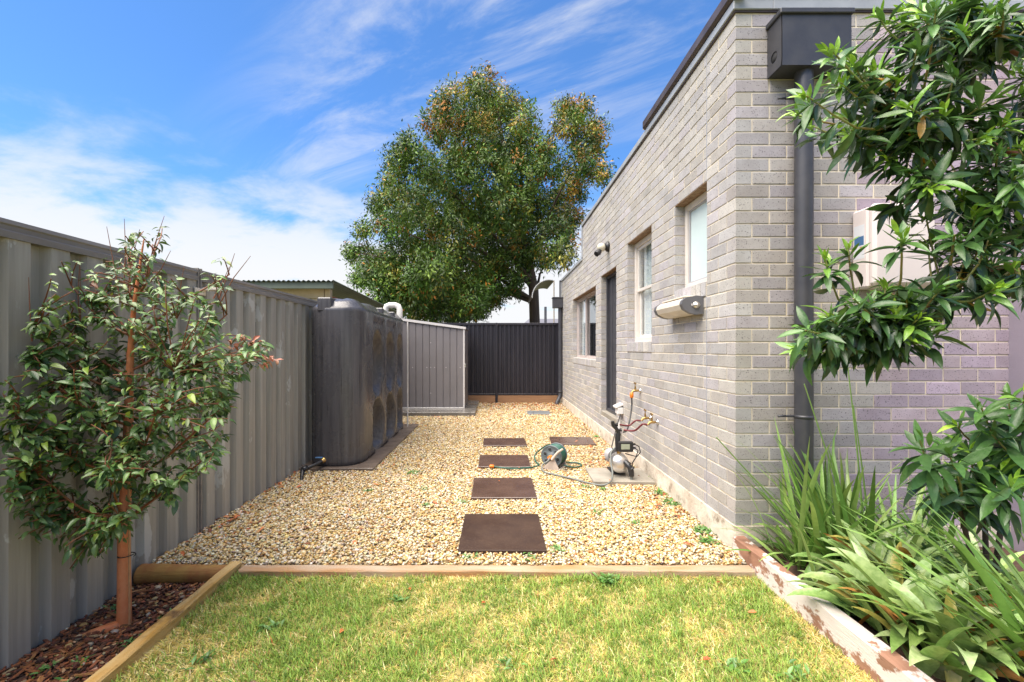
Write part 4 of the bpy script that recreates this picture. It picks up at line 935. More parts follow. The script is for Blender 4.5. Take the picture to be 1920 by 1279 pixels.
b = MB(); b.tube([(-1.545,7.70,0.0),(-1.545,7.70,1.86)], 0.011, 10); tag(b.build('drain_pipe', M['pvc'], loc=(-1.545,7.70,0)), 'thin white pipe standing at the far end of the tank', 'pipe')
ov = thing('outlet_pipe', 'black outlet pipe and brass valve running from the tank foot', 'pipe', (-2.0, 5.05, 0))
b = MB(); b.lathe([(0,0.03),(0.03,0.03),(0.03,0.022),(0.07,0.022)], (-1.985,5.095,0.115), (0,-1,0.0), 14); b.build('valve', M['brass'], ov)
b = MB(); b.bbox(-2.06,-1.98,5.02,5.05,0.150,0.162,0.003); b.build('lever', M['blue'], ov)
b = MB(); b.tube([(-1.985,5.03,0.115),(-2.02,4.96,0.10),(-2.10,4.88,0.075),(-2.12,4.86,0.065)], 0.020, 12); b.build('pipe', M['black'], ov)
b = MB(); b.lathe([(0,0.03),(0.03,0.034),(0.06,0.03)], (-2.09,4.89,0.08), (-0.6,-0.7,-0.2), 12); b.build('union_nut', M['black'], ov)
b = MB(); b.tube([(-2.12,4.86,0.085),(-2.125,4.845,0.05),(-2.07,4.70,0.02),(-2.055,4.66,-0.02)], [0.026,0.024,0.017,0.017], 12); b.build('elbow', M['black'], ov)

# ------------------------------------------------------------------ garden shed
SX0, SX1, SY0, SY1 = -2.22, -0.705, 9.66, 10.98
sh = thing('garden_shed', 'grey steel garden shed with white trims and sloping roof', 'shed', ((SX0+SX1)/2, (SY0+SY1)/2, 0.085))
def rz_(x): return EYE+0.455+(SX1-x)*0.135
npan = 10; pw = (SX1-SX0-0.02)/npan
for i in range(npan):
    xa = SX0+0.01+i*pw; xb = xa+pw; b = MB(); g_ = 0.010
    b.extrude([(xa,0.0),(xa+g_,-0.006) ,(xa+g_+0.012,-0.014),(xb-0.008,-0.014),(xb-0.002,-0.002),(xb,0.02),(xa,0.02)], lambda x, d: (x, SY0+d, 0.10), lambda x, d: (x, SY0+d, rz_(x)-0.02))
    recalc(b.build('wall_panel', M['shed'], sh))
npn = 8; pw2 = (SY1-SY0-0.02)/npn
for i in range(npn):
    ya = SY0+0.022+i*pw2; yb = ya+pw2; b = MB()
    b.extrude([(ya,0.0),(ya+0.012,0.010),(yb-0.008,0.010),(yb,0.0),(yb,-0.02),(ya,-0.02)], lambda y, d: (SX1-0.012+d, y, 0.10), lambda y, d: (SX1-0.012+d, y, rz_(SX1)-0.02)); recalc(b.build('door_panel', M['shed'], sh))
b = MB(); b.box(SX0, SX0+0.02, SY0+0.022, SY1, 0.1, rz_(SX0)-0.04); b.box(SX0+0.02, SX1-0.04, SY1-0.02, SY1, 0.1, rz_(SX1)-0.04); b.build('back_wall', M['shed'], sh)
b = MB(); V = [(SX0-0.03,SY0-0.035,rz_(SX0-0.03)-0.018),(SX1+0.03,SY0-0.035,rz_(SX1+0.03)-0.018),(SX1+0.03,SY1+0.03,rz_(SX1+0.03)-0.018),(SX0-0.03,SY1+0.03,rz_(SX0-0.03)-0.018)]
b.add(V+[(p[0],p[1],p[2]+0.025) for p in V], [(0,3,2,1),(4,5,6,7),(0,1,5,4),(1,2,6,5),(2,3,7,6),(3,0,4,7)]); b.build('roof', M['shed'], sh)
b = MB(); b.add([(SX0-0.03,SY0-0.045,rz_(SX0-0.03)-0.04),(SX1+0.035,SY0-0.045,rz_(SX1+0.035)-0.04),(SX1+0.035,SY0-0.036,rz_(SX1+0.035)-0.04),(SX0-0.03,SY0-0.036,rz_(SX0-0.03)-0.04)]+[(SX0-0.03,SY0-0.045,rz_(SX0-0.03)+0.012),(SX1+0.035,SY0-0.045,rz_(SX1+0.035)+0.012),(SX1+0.035,SY0-0.036,rz_(SX1+0.035)+0.012),(SX0-0.03,SY0-0.036,rz_(SX0-0.03)+0.012)], [(0,3,2,1),(4,5,6,7),(0,1,5,4),(1,2,6,5),(2,3,7,6),(3,0,4,7)]); b.build('roof_trim', M['shedtrim'], sh)
b = MB(); b.bbox(SX1-0.022, SX1+0.012, SY0-0.026, SY0+0.014, 0.085, rz_(SX1)-0.042, 0.003); b.build('corner_trim', M['shedtrim'], sh)
b = MB(); b.bbox(SX0, SX1-0.023, SY0-0.024, SY0+0.0, 0.085, 0.112, 0.003); b.build('base_trim', M['shedtrim'], sh)
b = MB(); b.bbox(SX1-0.003, SX1+0.030, SY0+0.08, SY0+0.11, 0.98, 1.06, 0.004); b.build('door_handle', M['chrome'], sh)
for x, z in [(-2.07,0.98),(-1.83,0.98),(-1.52,0.98),(-1.435,0.98),(-1.35,0.98),(-1.10,0.98),(-0.79,0.98),(-1.435,1.52),(-1.435,0.42)]:
    b = MB(); b.lathe([(0,0.010),(0.004,0.008)], (x, SY0-0.0145, z), (0,-1,0), 8); b.build('screw', M['shedtrim'], sh)

# ------------------------------------------------------------------ neighbour's lean-to behind the left fence
ln = thing('lean_to', 'neighbouring lean-to with green corrugated roof behind the fence', 'lean-to', (-4.0, 8.8, -0.1))
yA, yB, xR = 6.75, 11.7, -2.46; zA, zB = EYE+1.03, EYE+0.90
def lr(u, v):
    x = xR-(1-u)*3.2; y = yA+(yB-yA)*v; return (x, y, zA+(zB-zA)*v+0.012*math.sin(x*2*math.pi/0.076)+(xR-x)*0.0)
b = MB(); b.grid(lr, 340, 2); b.grid(lambda u, v: tuple(Vector(lr(u, v))-Vector((0,0,0.006))), 340, 2); b.build('roof', M['roofgreen'], ln)
b = MB(); b.bbox(xR-3.2, xR-0.05, yA+0.04, yA+0.075, zA-0.115, zA-0.016, 0.004); b.build('fascia', M['roofgreen'], ln)
b = MB(); b.bbox(xR-0.60, xR-0.10, yA+0.09, yA+0.16, zA-0.085, zA-0.02, 0.004); b.build('rafter', M['redwood'], ln)
for k in range(9):
    z1 = zA-0.085-k*0.17; b = MB(); b.bbox(xR-3.1, xR-0.25, yA+0.20+0.004*(k%2), yA+0.24, z1-0.165, z1-0.003, 0.005); b.build('cladding_board', M['fibro'], ln)
b = MB(); b.bbox(xR-0.24, xR-0.15, yA+0.2, yA+0.29, -0.1, zA-0.10, 0.005); b.build('post', M['fibro'], ln)
for k in range(9):
    z1 = zB-0.06-k*0.17; b = MB(); b.bbox(xR-0.22, xR-0.18, yA+0.30, yB-0.1, z1-0.165, z1-0.003, 0.005); b.build('cladding_board', M['redwood' if k < 1 else 'fibro'], ln)

# ------------------------------------------------------------------ beyond the back fence
aw = thing('curved_awning', 'small arched awning on a thin post beyond the back fence', 'awning', (1.5, 12.4, -0.1))
b = MB(); pts = [(1.42+0.44*math.cos(math.pi*(1-t*0.62)) , 2.62+0.66*math.sin(math.pi*(0.08+t*0.50))) for t in [i/14 for i in range(15)]]
b.grid(lambda u, v: (pts[round(u*14)][0], 12.2+v*1.6, pts[round(u*14)][1]), 15, 2); b.grid(lambda u, v: (pts[round(u*14)][0], 12.2+v*1.6, pts[round(u*14)][1]-0.02), 15, 2); b.build('awning_sheet', M['polyc'], aw)
b = MB(); b.tube([(p[0], 12.19, p[1]) for p in pts], 0.014, 8); b.build('edge_rib', M['shedtrim'], aw)
b = MB(); b.tube([(pts[-1][0],12.19,-0.16),(pts[-1][0],12.19,pts[-1][1])], 0.018, 8); b.build('post', M['farwall'], aw)
b = MB(); b.tube([(1.36,12.3,-0.16),(1.36,12.3,2.55)], 0.035, 8); b.build('post', M['greyroof'], aw)
for i, (x0, x1, y, zw, zt, rm, lab) in enumerate([(-5, 2.7, 36, 2.75, 3.5, 'tile', 'distant house with a terracotta tiled roof beyond the tree'), (1.9, 9, 44, 2.9, 4.55, 'greyroof', 'distant house with a dark grey roof beyond the fence'), (-22, -9, 40, 2.7, 3.9, 'tile', 'distant tiled house far behind the garden shed')]):
    hs = thing('distant_house', lab, 'house', ((x0+x1)/2, y+3, -0.16))
    b = MB(); b.box(x0, x1, y, y+7, -0.16, zw); b.build('wall', M['farwall'], hs)
    b = MB(); e_ = 0.4; xm = 1.6; b.add([(x0-e_,y-e_,zw),(x1+e_,y-e_,zw),(x1+e_,y+7+e_,zw),(x0-e_,y+7+e_,zw),(x0+xm,y+3.5,zt),(x1-xm,y+3.5,zt)], [(0,1,5,4),(1,2,5),(2,3,4,5),(3,0,4),(3,2,1,0)]); b.build('roof', M[rm], hs)
    for k in range(3):
        xx = x0+(x1-x0)*(0.2+0.28*k); b = MB(); b.box(xx, xx+1.2, y-0.03, y-0.005, 0.9, 2.1); b.build('window', M['dark'], hs)
tag(MB().tube([(0.8,30,1.2),(6,26,3.0)], 0.012, 5).build('power_line', M['black'], loc=(0.8,30,1.2)), 'thin overhead cable beyond the back fence', 'cable')

# ------------------------------------------------------------------ big tree behind the fence
TYc = 14.6
bt = thing('large_tree', 'large dense evergreen tree with orange tinged leaves behind the back fence', 'tree', (1.28, TYc, -0.16))
def tpx(zx, zy, y): # crown layout in the plane of the tree
    return np.array([(620+zx/2.459-931)/830*y, y, EYE+(653-(100+zy/2.459))/830*y])
CLUMPS = [(690,150,80),(560,235,95),(800,235,90),(690,280,120),(500,330,85),(350,430,65),(300,490,55),(880,300,70),(640,400,120),(780,440,130),(930,430,110),(420,520,105),(300,590,70),(560,560,120),(720,580,130),(880,580,130),(1010,520,85),
 (1090,330,80),(1180,400,85),(1225,345,55),(1165,250,45),(1075,250,40),(1180,500,85),(1250,560,50),(1100,620,90),(240,680,75),(360,690,105),(500,700,130),(660,720,130),(820,730,130),(980,720,120),(1090,760,80),(280,800,85),(420,830,130),(580,860,130),(740,870,130),(900,840,110),(1030,850,95),(1080,920,70),
 (105,915,42),(200,960,90),(330,970,110),(470,990,120),(620,1010,120),(735,1010,90),(160,1030,65),(260,1080,85),(390,1100,90),(520,1130,90),(650,1130,85),(760,1110,55),(840,1080,45),(340,1170,50),(480,1190,50),(680,1180,45),(150,815,40),(990,960,40),(240,1010,90),(420,1060,95),(560,1070,100),(700,1070,80),(300,1130,75),(430,1160,70),(570,1180,65),(630,1200,55),(230,1160,50),(400,1210,50),(560,1220,45),(730,1150,50),(800,960,70),(870,930,55),(930,950,45),(860,1030,45)]
Ps, Fs_, Ss, Cs_ = [], [], [], []; ctrs = []
for (zx, zy, r) in CLUMPS:
    for rep in range(2):
        depth = TYc+(rng.uniform(-3.3, 0.2) if rep == 0 else rng.uniform(0.2, 2.6))*(0.5 if r < 60 else 1.0)
        c = tpx(zx, zy, TYc); c = np.array([c[0]*1.0, depth, c[2]])
        c[0] *= depth/TYc; c[2] = EYE+(c[2]-EYE)*depth/TYc; rad = r/2.459/830*depth*(0.92 if rep == 0 else 0.80)
        ctrs.append(c); m_ = int(3900*(rad/0.9)**2*(0.9 if rep == 0 else 0.75)); m_ = max(380, min(m_, 4400))
        # tufts inside the clump
        nt_ = max(6, m_//34); tc_ = nrm(rng.normal(0, 1, (nt_, 3)))*(rng.uniform(0.15, 1.2, (nt_, 1))**0.40)*rad*np.array([1,1,0.95])
        ti_ = rng.integers(0, nt_, m_); p = c+tc_[ti_]+rng.normal(0, 0.105, (m_, 3))*np.array([1,1,1.15])
        out = nrm(p-c); d = nrm(out*0.45+np.array([0,0,-0.35])+rng.normal(0, 0.55, (m_, 3)))
        up = nrm(out+np.array([0,-0.1,0.7])+rng.normal(0, 0.45, (m_, 3)))
        h = (zy < 420)*0.20+(zx > 1040)*0.20+0.07
        cmul = 0.72+0.62*random.random()
        tcol = cmul*pick([(0.055,0.110,0.012),(0.085,0.158,0.018),(0.036,0.074,0.010),(0.140,0.215,0.028)], nt_, [4,3,3,2], 0.18)
        warm = rng.random(nt_) < h; tcol[warm] = pick([(0.32,0.23,0.03),(0.38,0.25,0.035),(0.42,0.17,0.025),(0.25,0.25,0.04)], int(warm.sum()), [3,3,2,4], 0.2)
        cc = tcol[ti_]*(1+rng.normal(0, 0.2, (m_, 1))); odd = rng.random(m_) < 0.018; cc[odd] = pick([(0.42,0.15,0.02),(0.40,0.24,0.03)], int(odd.sum()))
        Ps.append(p); Fs_.append(frames(d, up)); Ss.append(rng.uniform(0.085, 0.155, m_)); Cs_.append(np.clip(cc, 0.004, 0.9))
P = np.concatenate(Ps); Fr = np.concatenate(Fs_); S = np.concatenate(Ss); C = np.concatenate(Cs_)
Vl = np.array([(0,0,0),(0.17,0.42,0.03),(0,0.45,-0.02),(-0.17,0.42,0.03),(0,1,-0.14)], float); Fl = np.array([(0,1,2),(0,2,3),(2,1,4),(3,2,4)])
v, f, c = scatter((Vl, Fl), P-np.array(LOC[bt]), Fr, S, C)
o = link('crown', mesh_np('crown', v, f, c, True), M['treeleaf'], bt); o['kind'] = 'stuff'
tr0 = np.array([1.30, TYc, -0.16])
b = MB(); b.tube([(1.30,TYc,-0.3),(1.29,TYc,1.0),(1.26,TYc,2.2),(1.22,TYc,3.4),(0.9,TYc,4.8),(0.45,TYc,6.4),(0.2,TYc,8.2),(0.05,TYc,9.2)], [0.24,0.19,0.175,0.165,0.15,0.12,0.07,0.03], 12); trk = b.build('trunk', M['bark'], bt)
for c in [q for q in ctrs[1::7] if q[2] > 4.0]:
    zb_ = min(max(1.5+0.45*(c[2]-1.5), 2.9), 7.5); t = (zb_-3.4)/4.8 if zb_ > 3.4 else 0
    s0 = Vector((1.24-1.0*t, TYc, zb_)); s1 = Vector(c); md = s0.lerp(s1, 0.5)+Vector((0,0,0.25))
    b = MB(); b.tube([s0, s0.lerp(md, 0.6), md, s1], [0.07,0.05,0.035,0.012], 6); b.build('limb', M['bark'], trk)

# ------------------------------------------------------------------ young tree in the mulch bed
def px3(x, y, d): return np.array([(x-931)/830*d, d, EYE+(653-y)/830*d])
def catmull(pts, res=6):
    P = [np.asarray(p, float) for p in pts]; Q = []
    for i in range(len(P)-1):
        p0, p1, p2, p3 = P[max(i-1,0)], P[i], P[i+1], P[min(i+2,len(P)-1)]
        for k in range(res):
            t = k/res; Q.append(0.5*((2*p1)+(p2-p0)*t+(2*p0-5*p1+4*p2-p3)*t*t+(3*p1-p0-3*p2+p3)*t**3))
    Q.append(P[-1]); return np.array(Q)
TD = 2.36; tb = np.array([-1.985, TD, MULCH])
yt = thing('young_tree', 'young leafy tree with smooth red brown trunk in the mulch bed', 'tree', tuple(tb))
tt = [(*tb[:2], -0.12), (-1.985,TD,0.05), (-1.985,TD,0.45), (-1.975,2.37,0.85), (-1.965,2.37,1.25), (-1.935,2.36,1.6), (-1.90,2.36,1.85), (-1.88,2.36,1.98)]
q = catmull(tt, 4); b = MB(); b.tube([Vector(p) for p in q], list(np.interp(np.linspace(0,1,len(q)), [0,.05,.2,.5,.8,1], [0.050,0.034,0.030,0.021,0.007,0.003])), 14); ytk = b.build('trunk', M['redbark'], yt)
b = MB(); b.tube([(-1.99,2.35,-0.07),(-2.05,2.30,-0.065),(-2.13,2.26,-0.085),(-2.18,2.25,-0.12)], [0.03,0.024,0.018,0.012], 8); b.build('root', M['redbark'], yt)
BOUGH = [(70,690,2.05),(35,790,1.95),(75,890,2.0),(140,965,2.15),(120,610,2.25),(190,560,2.4),(330,600,2.4),(425,590,2.5),(470,670,2.5),(420,760,2.35),(395,850,2.3),(320,910,2.2),(245,520,2.4),(290,470,2.35),(200,880,2.0),(290,780,2.05),(150,760,2.1),(330,700,2.15),(230,980,2.1),(430,515,2.5),(110,535,2.3),(300,530,2.45),(60,620,2.1)]
pool = []
def lim(p): p[0] = max(p[0], FX+0.06); return p
for (x, y, d) in BOUGH:
    tip = lim(px3(x, y, d)); hz_ = float(np.clip(tip[2]-0.15-0.5*np.linalg.norm(tip[:2]-tb[:2]), 0.48, 1.75)); s0 = np.array([np.interp(hz_, [0.45,1.25,1.85], [-1.985,-1.965,-1.90]), 2.365, hz_])
    q = catmull([s0, lim(s0*0.5+tip*0.5+np.array([0,0,-0.03])+rng.normal(0, 0.02, 3)), tip], 10)
    b = MB(); b.tube([Vector(p) for p in q[::2]], list(np.linspace(0.0085, 0.0032, len(q[::2]))), 6, cap=False); b.build('branch', M['twig'], ytk)
    pool += [p for p in q[6:]]
pool = np.array(pool+[np.array([-1.97,2.365,z]) for z in np.linspace(0.7, 1.8, 8)])
rows = [(455,225,305,14),(520,90,330,30),(570,75,400,42),(620,70,425,52),(680,5,470,62),(740,5,440,66),(800,0,435,70),(860,5,400,64),(920,10,350,54),(980,30,240,30),(1040,110,190,12),(505,395,440,4),(665,440,500,10),(720,400,460,9)]
P, D, U_, C, S = [], [], [], [], []; tws = []
for (yy, xa, xb, nn) in rows:
    for k in range(int(nn)):
        x = random.uniform(xa, xb); y = yy+random.uniform(-30, 30); d = random.uniform(1.95, 2.75)
        if (x-931)/830*d < FX+0.07: d = min(d, (FX+0.09)*830/(x-931)); d = max(d*random.uniform(0.93, 1.0), 1.72)
        tip = lim(px3(x, y, d)); df = pool-tip; s0 = pool[np.argmin(np.linalg.norm(df, axis=1)+0.6*np.maximum(df[:,2]+0.05, 0))]
        q = catmull([s0, lim(s0*0.5+tip*0.5+np.array([0,0,0.015])+rng.normal(0, 0.015, 3)), tip], 6); L = max(np.linalg.norm(tip-s0), 0.02); tws.append((q, L))
        nl = random.randint(8, 13); upper = yy < 560
        for j in range(nl):
            t = 1-(j/nl)*min(0.95, 0.24/L); i = min(int(t*(len(q)-1)), len(q)-2); p = q[i]+(q[i+1]-q[i])*(t*(len(q)-1)-i)
            ax_ = nrm(q[i+1]-q[i]+1e-6); side = nrm(np.cross(ax_, [0,0,1])+1e-6)*(1 if j % 2 else -1)
            dd = nrm(ax_*0.55+side*0.8+np.array([0,-0.15,-0.25])+rng.normal(0, 0.32, 3))
            if upper and j > 6: continue
            P.append(p+rng.normal(0, 0.012, 3)); D.append(dd); U_.append(nrm(np.array([-0.1,-0.35,1.0])+rng.normal(0, 0.35, 3))); S.append(random.uniform(0.033, 0.064)*(0.7 if j < 2 else 1)*(0.8 if upper else 1))
            C.append(pick([(0.10,0.18,0.050),(0.145,0.24,0.070),(0.20,0.30,0.095),(0.065,0.12,0.036),(0.29,0.38,0.055)], 1, [4,4,3,3,1], 0.15)[0])
# inner leaves for density
for k in range(460):
    x = random.gauss(225, 95); y = random.gauss(800, 105); d = random.uniform(2.15, 2.6); p = px3(x, y, d)
    if p[0] < FX+0.06 or not (120 < x < 340 and 640 < y < 940): continue
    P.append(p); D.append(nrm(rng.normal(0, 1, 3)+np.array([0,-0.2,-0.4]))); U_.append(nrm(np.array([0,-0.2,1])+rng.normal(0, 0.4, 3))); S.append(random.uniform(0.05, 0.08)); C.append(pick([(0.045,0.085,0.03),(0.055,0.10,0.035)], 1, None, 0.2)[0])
# pinkish new growth at the right hand tips
for (x, y) in [(440,640),(455,650),(480,660),(495,670),(505,680),(470,645),(430,650),(120,560),(100,535)]:
    for k in range(9):
        P.append(px3(x, y, 2.45)+rng.normal(0, 0.018, 3)); D.append(nrm(rng.normal(0, 1, 3)+np.array([0.5,0,0.3]))); U_.append(nrm(np.array([0,-0.5,1])+rng.normal(0, 0.4, 3))); S.append(random.uniform(0.03, 0.05)); C.append(pick([(0.50,0.18,0.10),(0.55,0.28,0.16),(0.40,0.12,0.05)], 1, None, 0.15)[0])
P = np.array(P); P[:,0] = np.maximum(P[:,0], FX+0.045)
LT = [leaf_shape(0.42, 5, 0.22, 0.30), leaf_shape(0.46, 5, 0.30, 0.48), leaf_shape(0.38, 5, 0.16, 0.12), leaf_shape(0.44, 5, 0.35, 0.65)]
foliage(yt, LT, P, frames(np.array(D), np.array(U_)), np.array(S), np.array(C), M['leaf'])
for q, L in tws:
    b = MB(); b.tube([Vector(p) for p in q[::3]]+[Vector(q[-1])], list(np.linspace(0.0036, 0.0020, len(q[::3])+1)), 5, cap=False); b.build('branch', M['twig'], ytk)
# bare twigs poking out on top
for (x, y, x2, y2) in [(232,500,233,410),(240,500,262,430),(268,500,308,405),(280,490,320,470),(225,520,200,425),(100,580,70,480),(150,590,110,500),(410,520,440,475),(415,525,470,480),(400,520,430,500),(60,600,45,520),(330,560,345,500)]:
    d = 2.36 if x > 90 else 2.1; p0, p1 = px3(x, y+40, d), px3(x2, y2, d); p0[0] = max(p0[0], FX+0.05); p1[0] = max(p1[0], FX+0.05)
    b = MB(); b.tube([Vector(p0), Vector((p0+p1)/2+rng.normal(0, 0.008, 3)), Vector(p1)], [0.0035,0.0025,0.0012], 5, cap=False); b.build('branch', M['twig'], ytk)
b = MB(); b.tube([(-1.935,2.335,-0.12),(-1.938,2.335,0.55),(-1.942,2.335,1.0)], 0.0055, 8); tag(b.build('garden_stake', M['stake'], loc=(-1.925,2.345,-0.1)), 'thin wooden stake tied to the young tree trunk', 'stake')
b = MB(); b.tube([(-1.965+0.038*math.cos(t*math.pi/8), 2.352+0.038*math.sin(t*math.pi/8), 0.295+0.003*t/4) for t in range(17)], 0.0028, 5, cap=False); tag(b.build('twine_tie', M['dark'], loc=(-1.96,2.352,0.295)), 'dark twine tied round trunk and stake', 'twine')

# ------------------------------------------------------------------ overhanging shrub on the right
def whorl_shrub(name, label, base, tips, leafL, dep, stem_r, lum, seed, hub, maxobj=300, nleaf=(16, 22)):
    t = thing(name, label, 'shrub', base); P, D, U_, C, S = [], [], [], [], []
    stems = []
    for (x, y, d) in tips:
        tip = px3(x, y, d); h = np.array(hub[int(np.argmin([np.linalg.norm(np.array(q)-tip) for q in hub]))])
        md = h*0.45+tip*0.55+np.array([0,0,-0.06])+rng.normal(0, 0.02, 3)
        q = catmull([h, md, tip], 8); stems.append(q); ax_ = nrm(nrm(q[-1]-q[-3])+np.array([-0.25,-0.15,0.30])+rng.normal(0, 0.22, 3))
        a0 = random.uniform(0, 6.28); n = random.randint(*nleaf); bright = random.random() < 0.72
        e1 = nrm(np.cross(ax_, [0.3,0.2,1.0])); e2 = np.cross(ax_, e1)
        for j in range(n):
            a = a0+j*2.4; f_ = j/n; open_ = 0.18+1.25*f_**0.8
            dd = nrm(ax_*math.cos(open_)+(e1*math.cos(a)+e2*math.sin(a))*math.sin(open_)+np.array([0,0,-0.30*f_])+rng.normal(0, 0.17, 3))
            p = tip+rng.normal(0, 0.008, 3)-ax_*leafL*0.75*f_
            up = nrm(ax_*0.7+np.array([0,-0.2,0.9])-dd*0.2+rng.normal(0, 0.36, 3))
            L = leafL*(0.45+0.65*min(1, f_*1.7))*random.uniform(0.66, 1.18)
            young = np.array((0.36,0.56,0.055)); mid = np.array((0.125,0.255,0.048)); old = np.array((0.048,0.105,0.034))
            c = (young*(1-min(1, f_*2.1))+mid*min(1, f_*2.1)) if bright and f_ < 0.55 else mid*(1-f_)+old*f_
            P.append(p); D.append(dd); U_.append(up); S.append(L); C.append(np.clip(c*(1+rng.normal(0, 0.13)), 0.004, 0.9))
        for j in range(random.randint(8, 13)):   # older leaves down the stem
            i = random.randint(3, len(q)-3); ax2 = nrm(q[i+1]-q[i]); a = random.uniform(0, 6.28); e1 = nrm(np.cross(ax2, [0.1,0.3,1])); e2 = np.cross(ax2, e1)
            dd = nrm(ax2*0.35+e1*math.cos(a)+e2*math.sin(a)+np.array([0,0,-0.7])); P.append(q[i]); D.append(dd); U_.append(nrm(np.array([0,-0.5,0.8])+rng.normal(0, 0.3, 3)))
            S.append(leafL*random.uniform(0.8, 1.15)); cc = pick([(0.042,0.088,0.030),(0.060,0.120,0.038),(0.034,0.068,0.028)], 1, None, 0.15)[0]
            if random.random() < 0.018: cc = np.array((0.45,0.24,0.02))
            C.append(cc)
    P = np.array(P); ok = (P[:,1] < CY-0.12)
    LS = [leaf_shape(0.24, 6, 0.22, 0.22, 0.55), leaf_shape(0.27, 6, 0.32, 0.42, 0.55), leaf_shape(0.21, 6, 0.14, 0.08, 0.52), leaf_shape(0.28, 6, 0.26, 0.62, 0.56), leaf_shape(0.25, 6, 0.10, -0.12, 0.5)]
    foliage(t, LS, P[ok], frames(np.array(D)[ok], np.array(U_)[ok]), np.array(S)[ok], np.clip(np.array(C)[ok]*lum, 0.004, 0.9), M['gloss'], maxobj=maxobj)
    return t, stems
tips = [(1490,215),(1512,180),(1560,95),(1600,125),(1645,28),(1575,155),(1690,45),(1755,18),(1800,60),(1850,100),(1625,180),(1680,150),(1740,170),(1790,140),(1865,180),(1905,60),(1615,262),(1655,235),(1720,250),(1780,230),(1840,260),(1890,230),(1705,325),(1765,310),(1665,395),(1735,400),(1800,375),(1850,340),(1905,330),
        (1548,488),(1590,462),(1630,470),(1690,440),(1740,455),(1790,440),(1860,430),(1910,420),(1490,655),(1510,620),(1550,595),(1565,640),(1600,560),(1620,600),(1660,540),(1655,615),(1700,560),(1720,600),(1745,615),(1700,630),(1765,540),(1805,515),(1640,565),(1595,640),(1850,480),(1900,500),(1870,540),
        (1720,90),(1770,100),(1830,30),(1880,20),(1910,140),(1640,130),(1700,200),(1760,215),(1820,210),(1870,290),(1910,280),(1740,350),(1790,340),(1830,400),(1880,380),(1660,300),(1580,220),(1620,215),(1860,60),(1700,15),(1780,5),(1940,40),(1950,120),(1960,200),(1950,300),(1960,400),(1950,480),(1530,640),(1580,600),(1680,590),(1840,450)]
tips = [(x, y) for x, y in tips if not (300 < y < 540 and 1500 < x < 1690 and (x, y) not in ((1548,488),(1590,462),(1665,395)))]
tips = [(x, y, random.uniform(1.62, 1.95)) for x, y in tips]+[(x+random.uniform(8, 60), y+random.uniform(-26, 34), random.uniform(1.75, 2.15)) for x, y in tips if (y < 560 or x < 1700) and not (290 < y < 540 and x < 1740)]
hub = [(2.30,1.85,3.05),(1.98,1.85,2.72),(2.35,1.80,2.45),(1.75,1.85,2.36),(2.15,1.85,2.10),(2.42,1.85,1.85),(1.88,1.85,1.62),(1.62,1.85,1.50),(2.15,1.83,1.75)]
os_, stems = whorl_shrub('overhanging_shrub', 'tall glossy green shrub reaching over the brick wall and downpipe', (2.62,1.85,BED), tips, 0.104, 1.8, 0.008, 1.08, 1, hub)
trk_ = MB().tube([(2.62,1.85,-0.05),(2.60,1.85,0.7),(2.56,1.85,1.5),(2.50,1.85,2.3),(2.45,1.85,3.2)], [0.05,0.042,0.034,0.026,0.012], 12).build('stem', M['redbark'], os_)
def bez(pts, r0, r1, name, parent, m, n=7):
    q = catmull(pts, 6); b = MB(); b.tube([Vector(p) for p in q], list(np.linspace(r0, r1, len(q))), n); return b.build(name, m, parent)
for a, h in (((2.47,1.85,2.75), hub[0]), ((2.49,1.85,2.45), hub[1]), ((2.50,1.85,2.2), hub[2]), ((2.52,1.85,2.05), hub[3]), ((2.53,1.85,1.85), hub[4]), ((2.55,1.85,1.55), hub[5]), ((2.54,1.85,1.72), hub[8])):
    bez([a, tuple((np.array(a)+np.array(h))/2+np.array([0,0,0.02])), h], 0.016, 0.008, 'branch', os_, M['twig'])
bez([hub[8], (1.98,1.84,1.70), hub[6], (1.75,1.85,1.55), hub[7]], 0.009, 0.006, 'branch', os_, M['twig'])
for q in stems:
    b = MB(); b.tube([Vector(p) for p in q[::3]]+[Vector(q[-1])], list(np.linspace(0.0055, 0.0028, len(q[::3])+1)), 6); b.build('twig', M['greentwig'], os_)

tips2 = [(1725,825),(1795,800),(1840,765),(1890,745),(1760,870),(1820,850),(1875,880),(1905,835),(1845,915),(1900,905),(1775,840),(1935,780),(1940,870),(1860,815),(1800,890),(1920,740),(1735,850)]
tips2 = [(x, y, random.uniform(1.95, 2.3)) for x, y in tips2]
hub2 = [(2.42,2.2,0.72),(2.25,2.15,0.62),(2.55,2.2,0.85)]
ls_, stems2 = whorl_shrub('low_shrub', 'low shrub with whorls of long shiny leaves beside the rendered wall', (2.50,2.25,BED), tips2, 0.155, 2.1, 0.008, 1.55, 2, hub2, nleaf=(10, 14))
for h in hub2: bez([(2.50,2.25,0.0), tuple((np.array((2.50,2.25,0.0))+np.array(h))/2), h], 0.015, 0.009, 'branch', ls_, M['bark'])
for q in stems2:
    b = MB(); b.tube([Vector(p) for p in q[::3]]+[Vector(q[-1])], list(np.linspace(0.006, 0.003, len(q[::3])+1)), 6); b.build('twig', M['greentwig'], ls_)

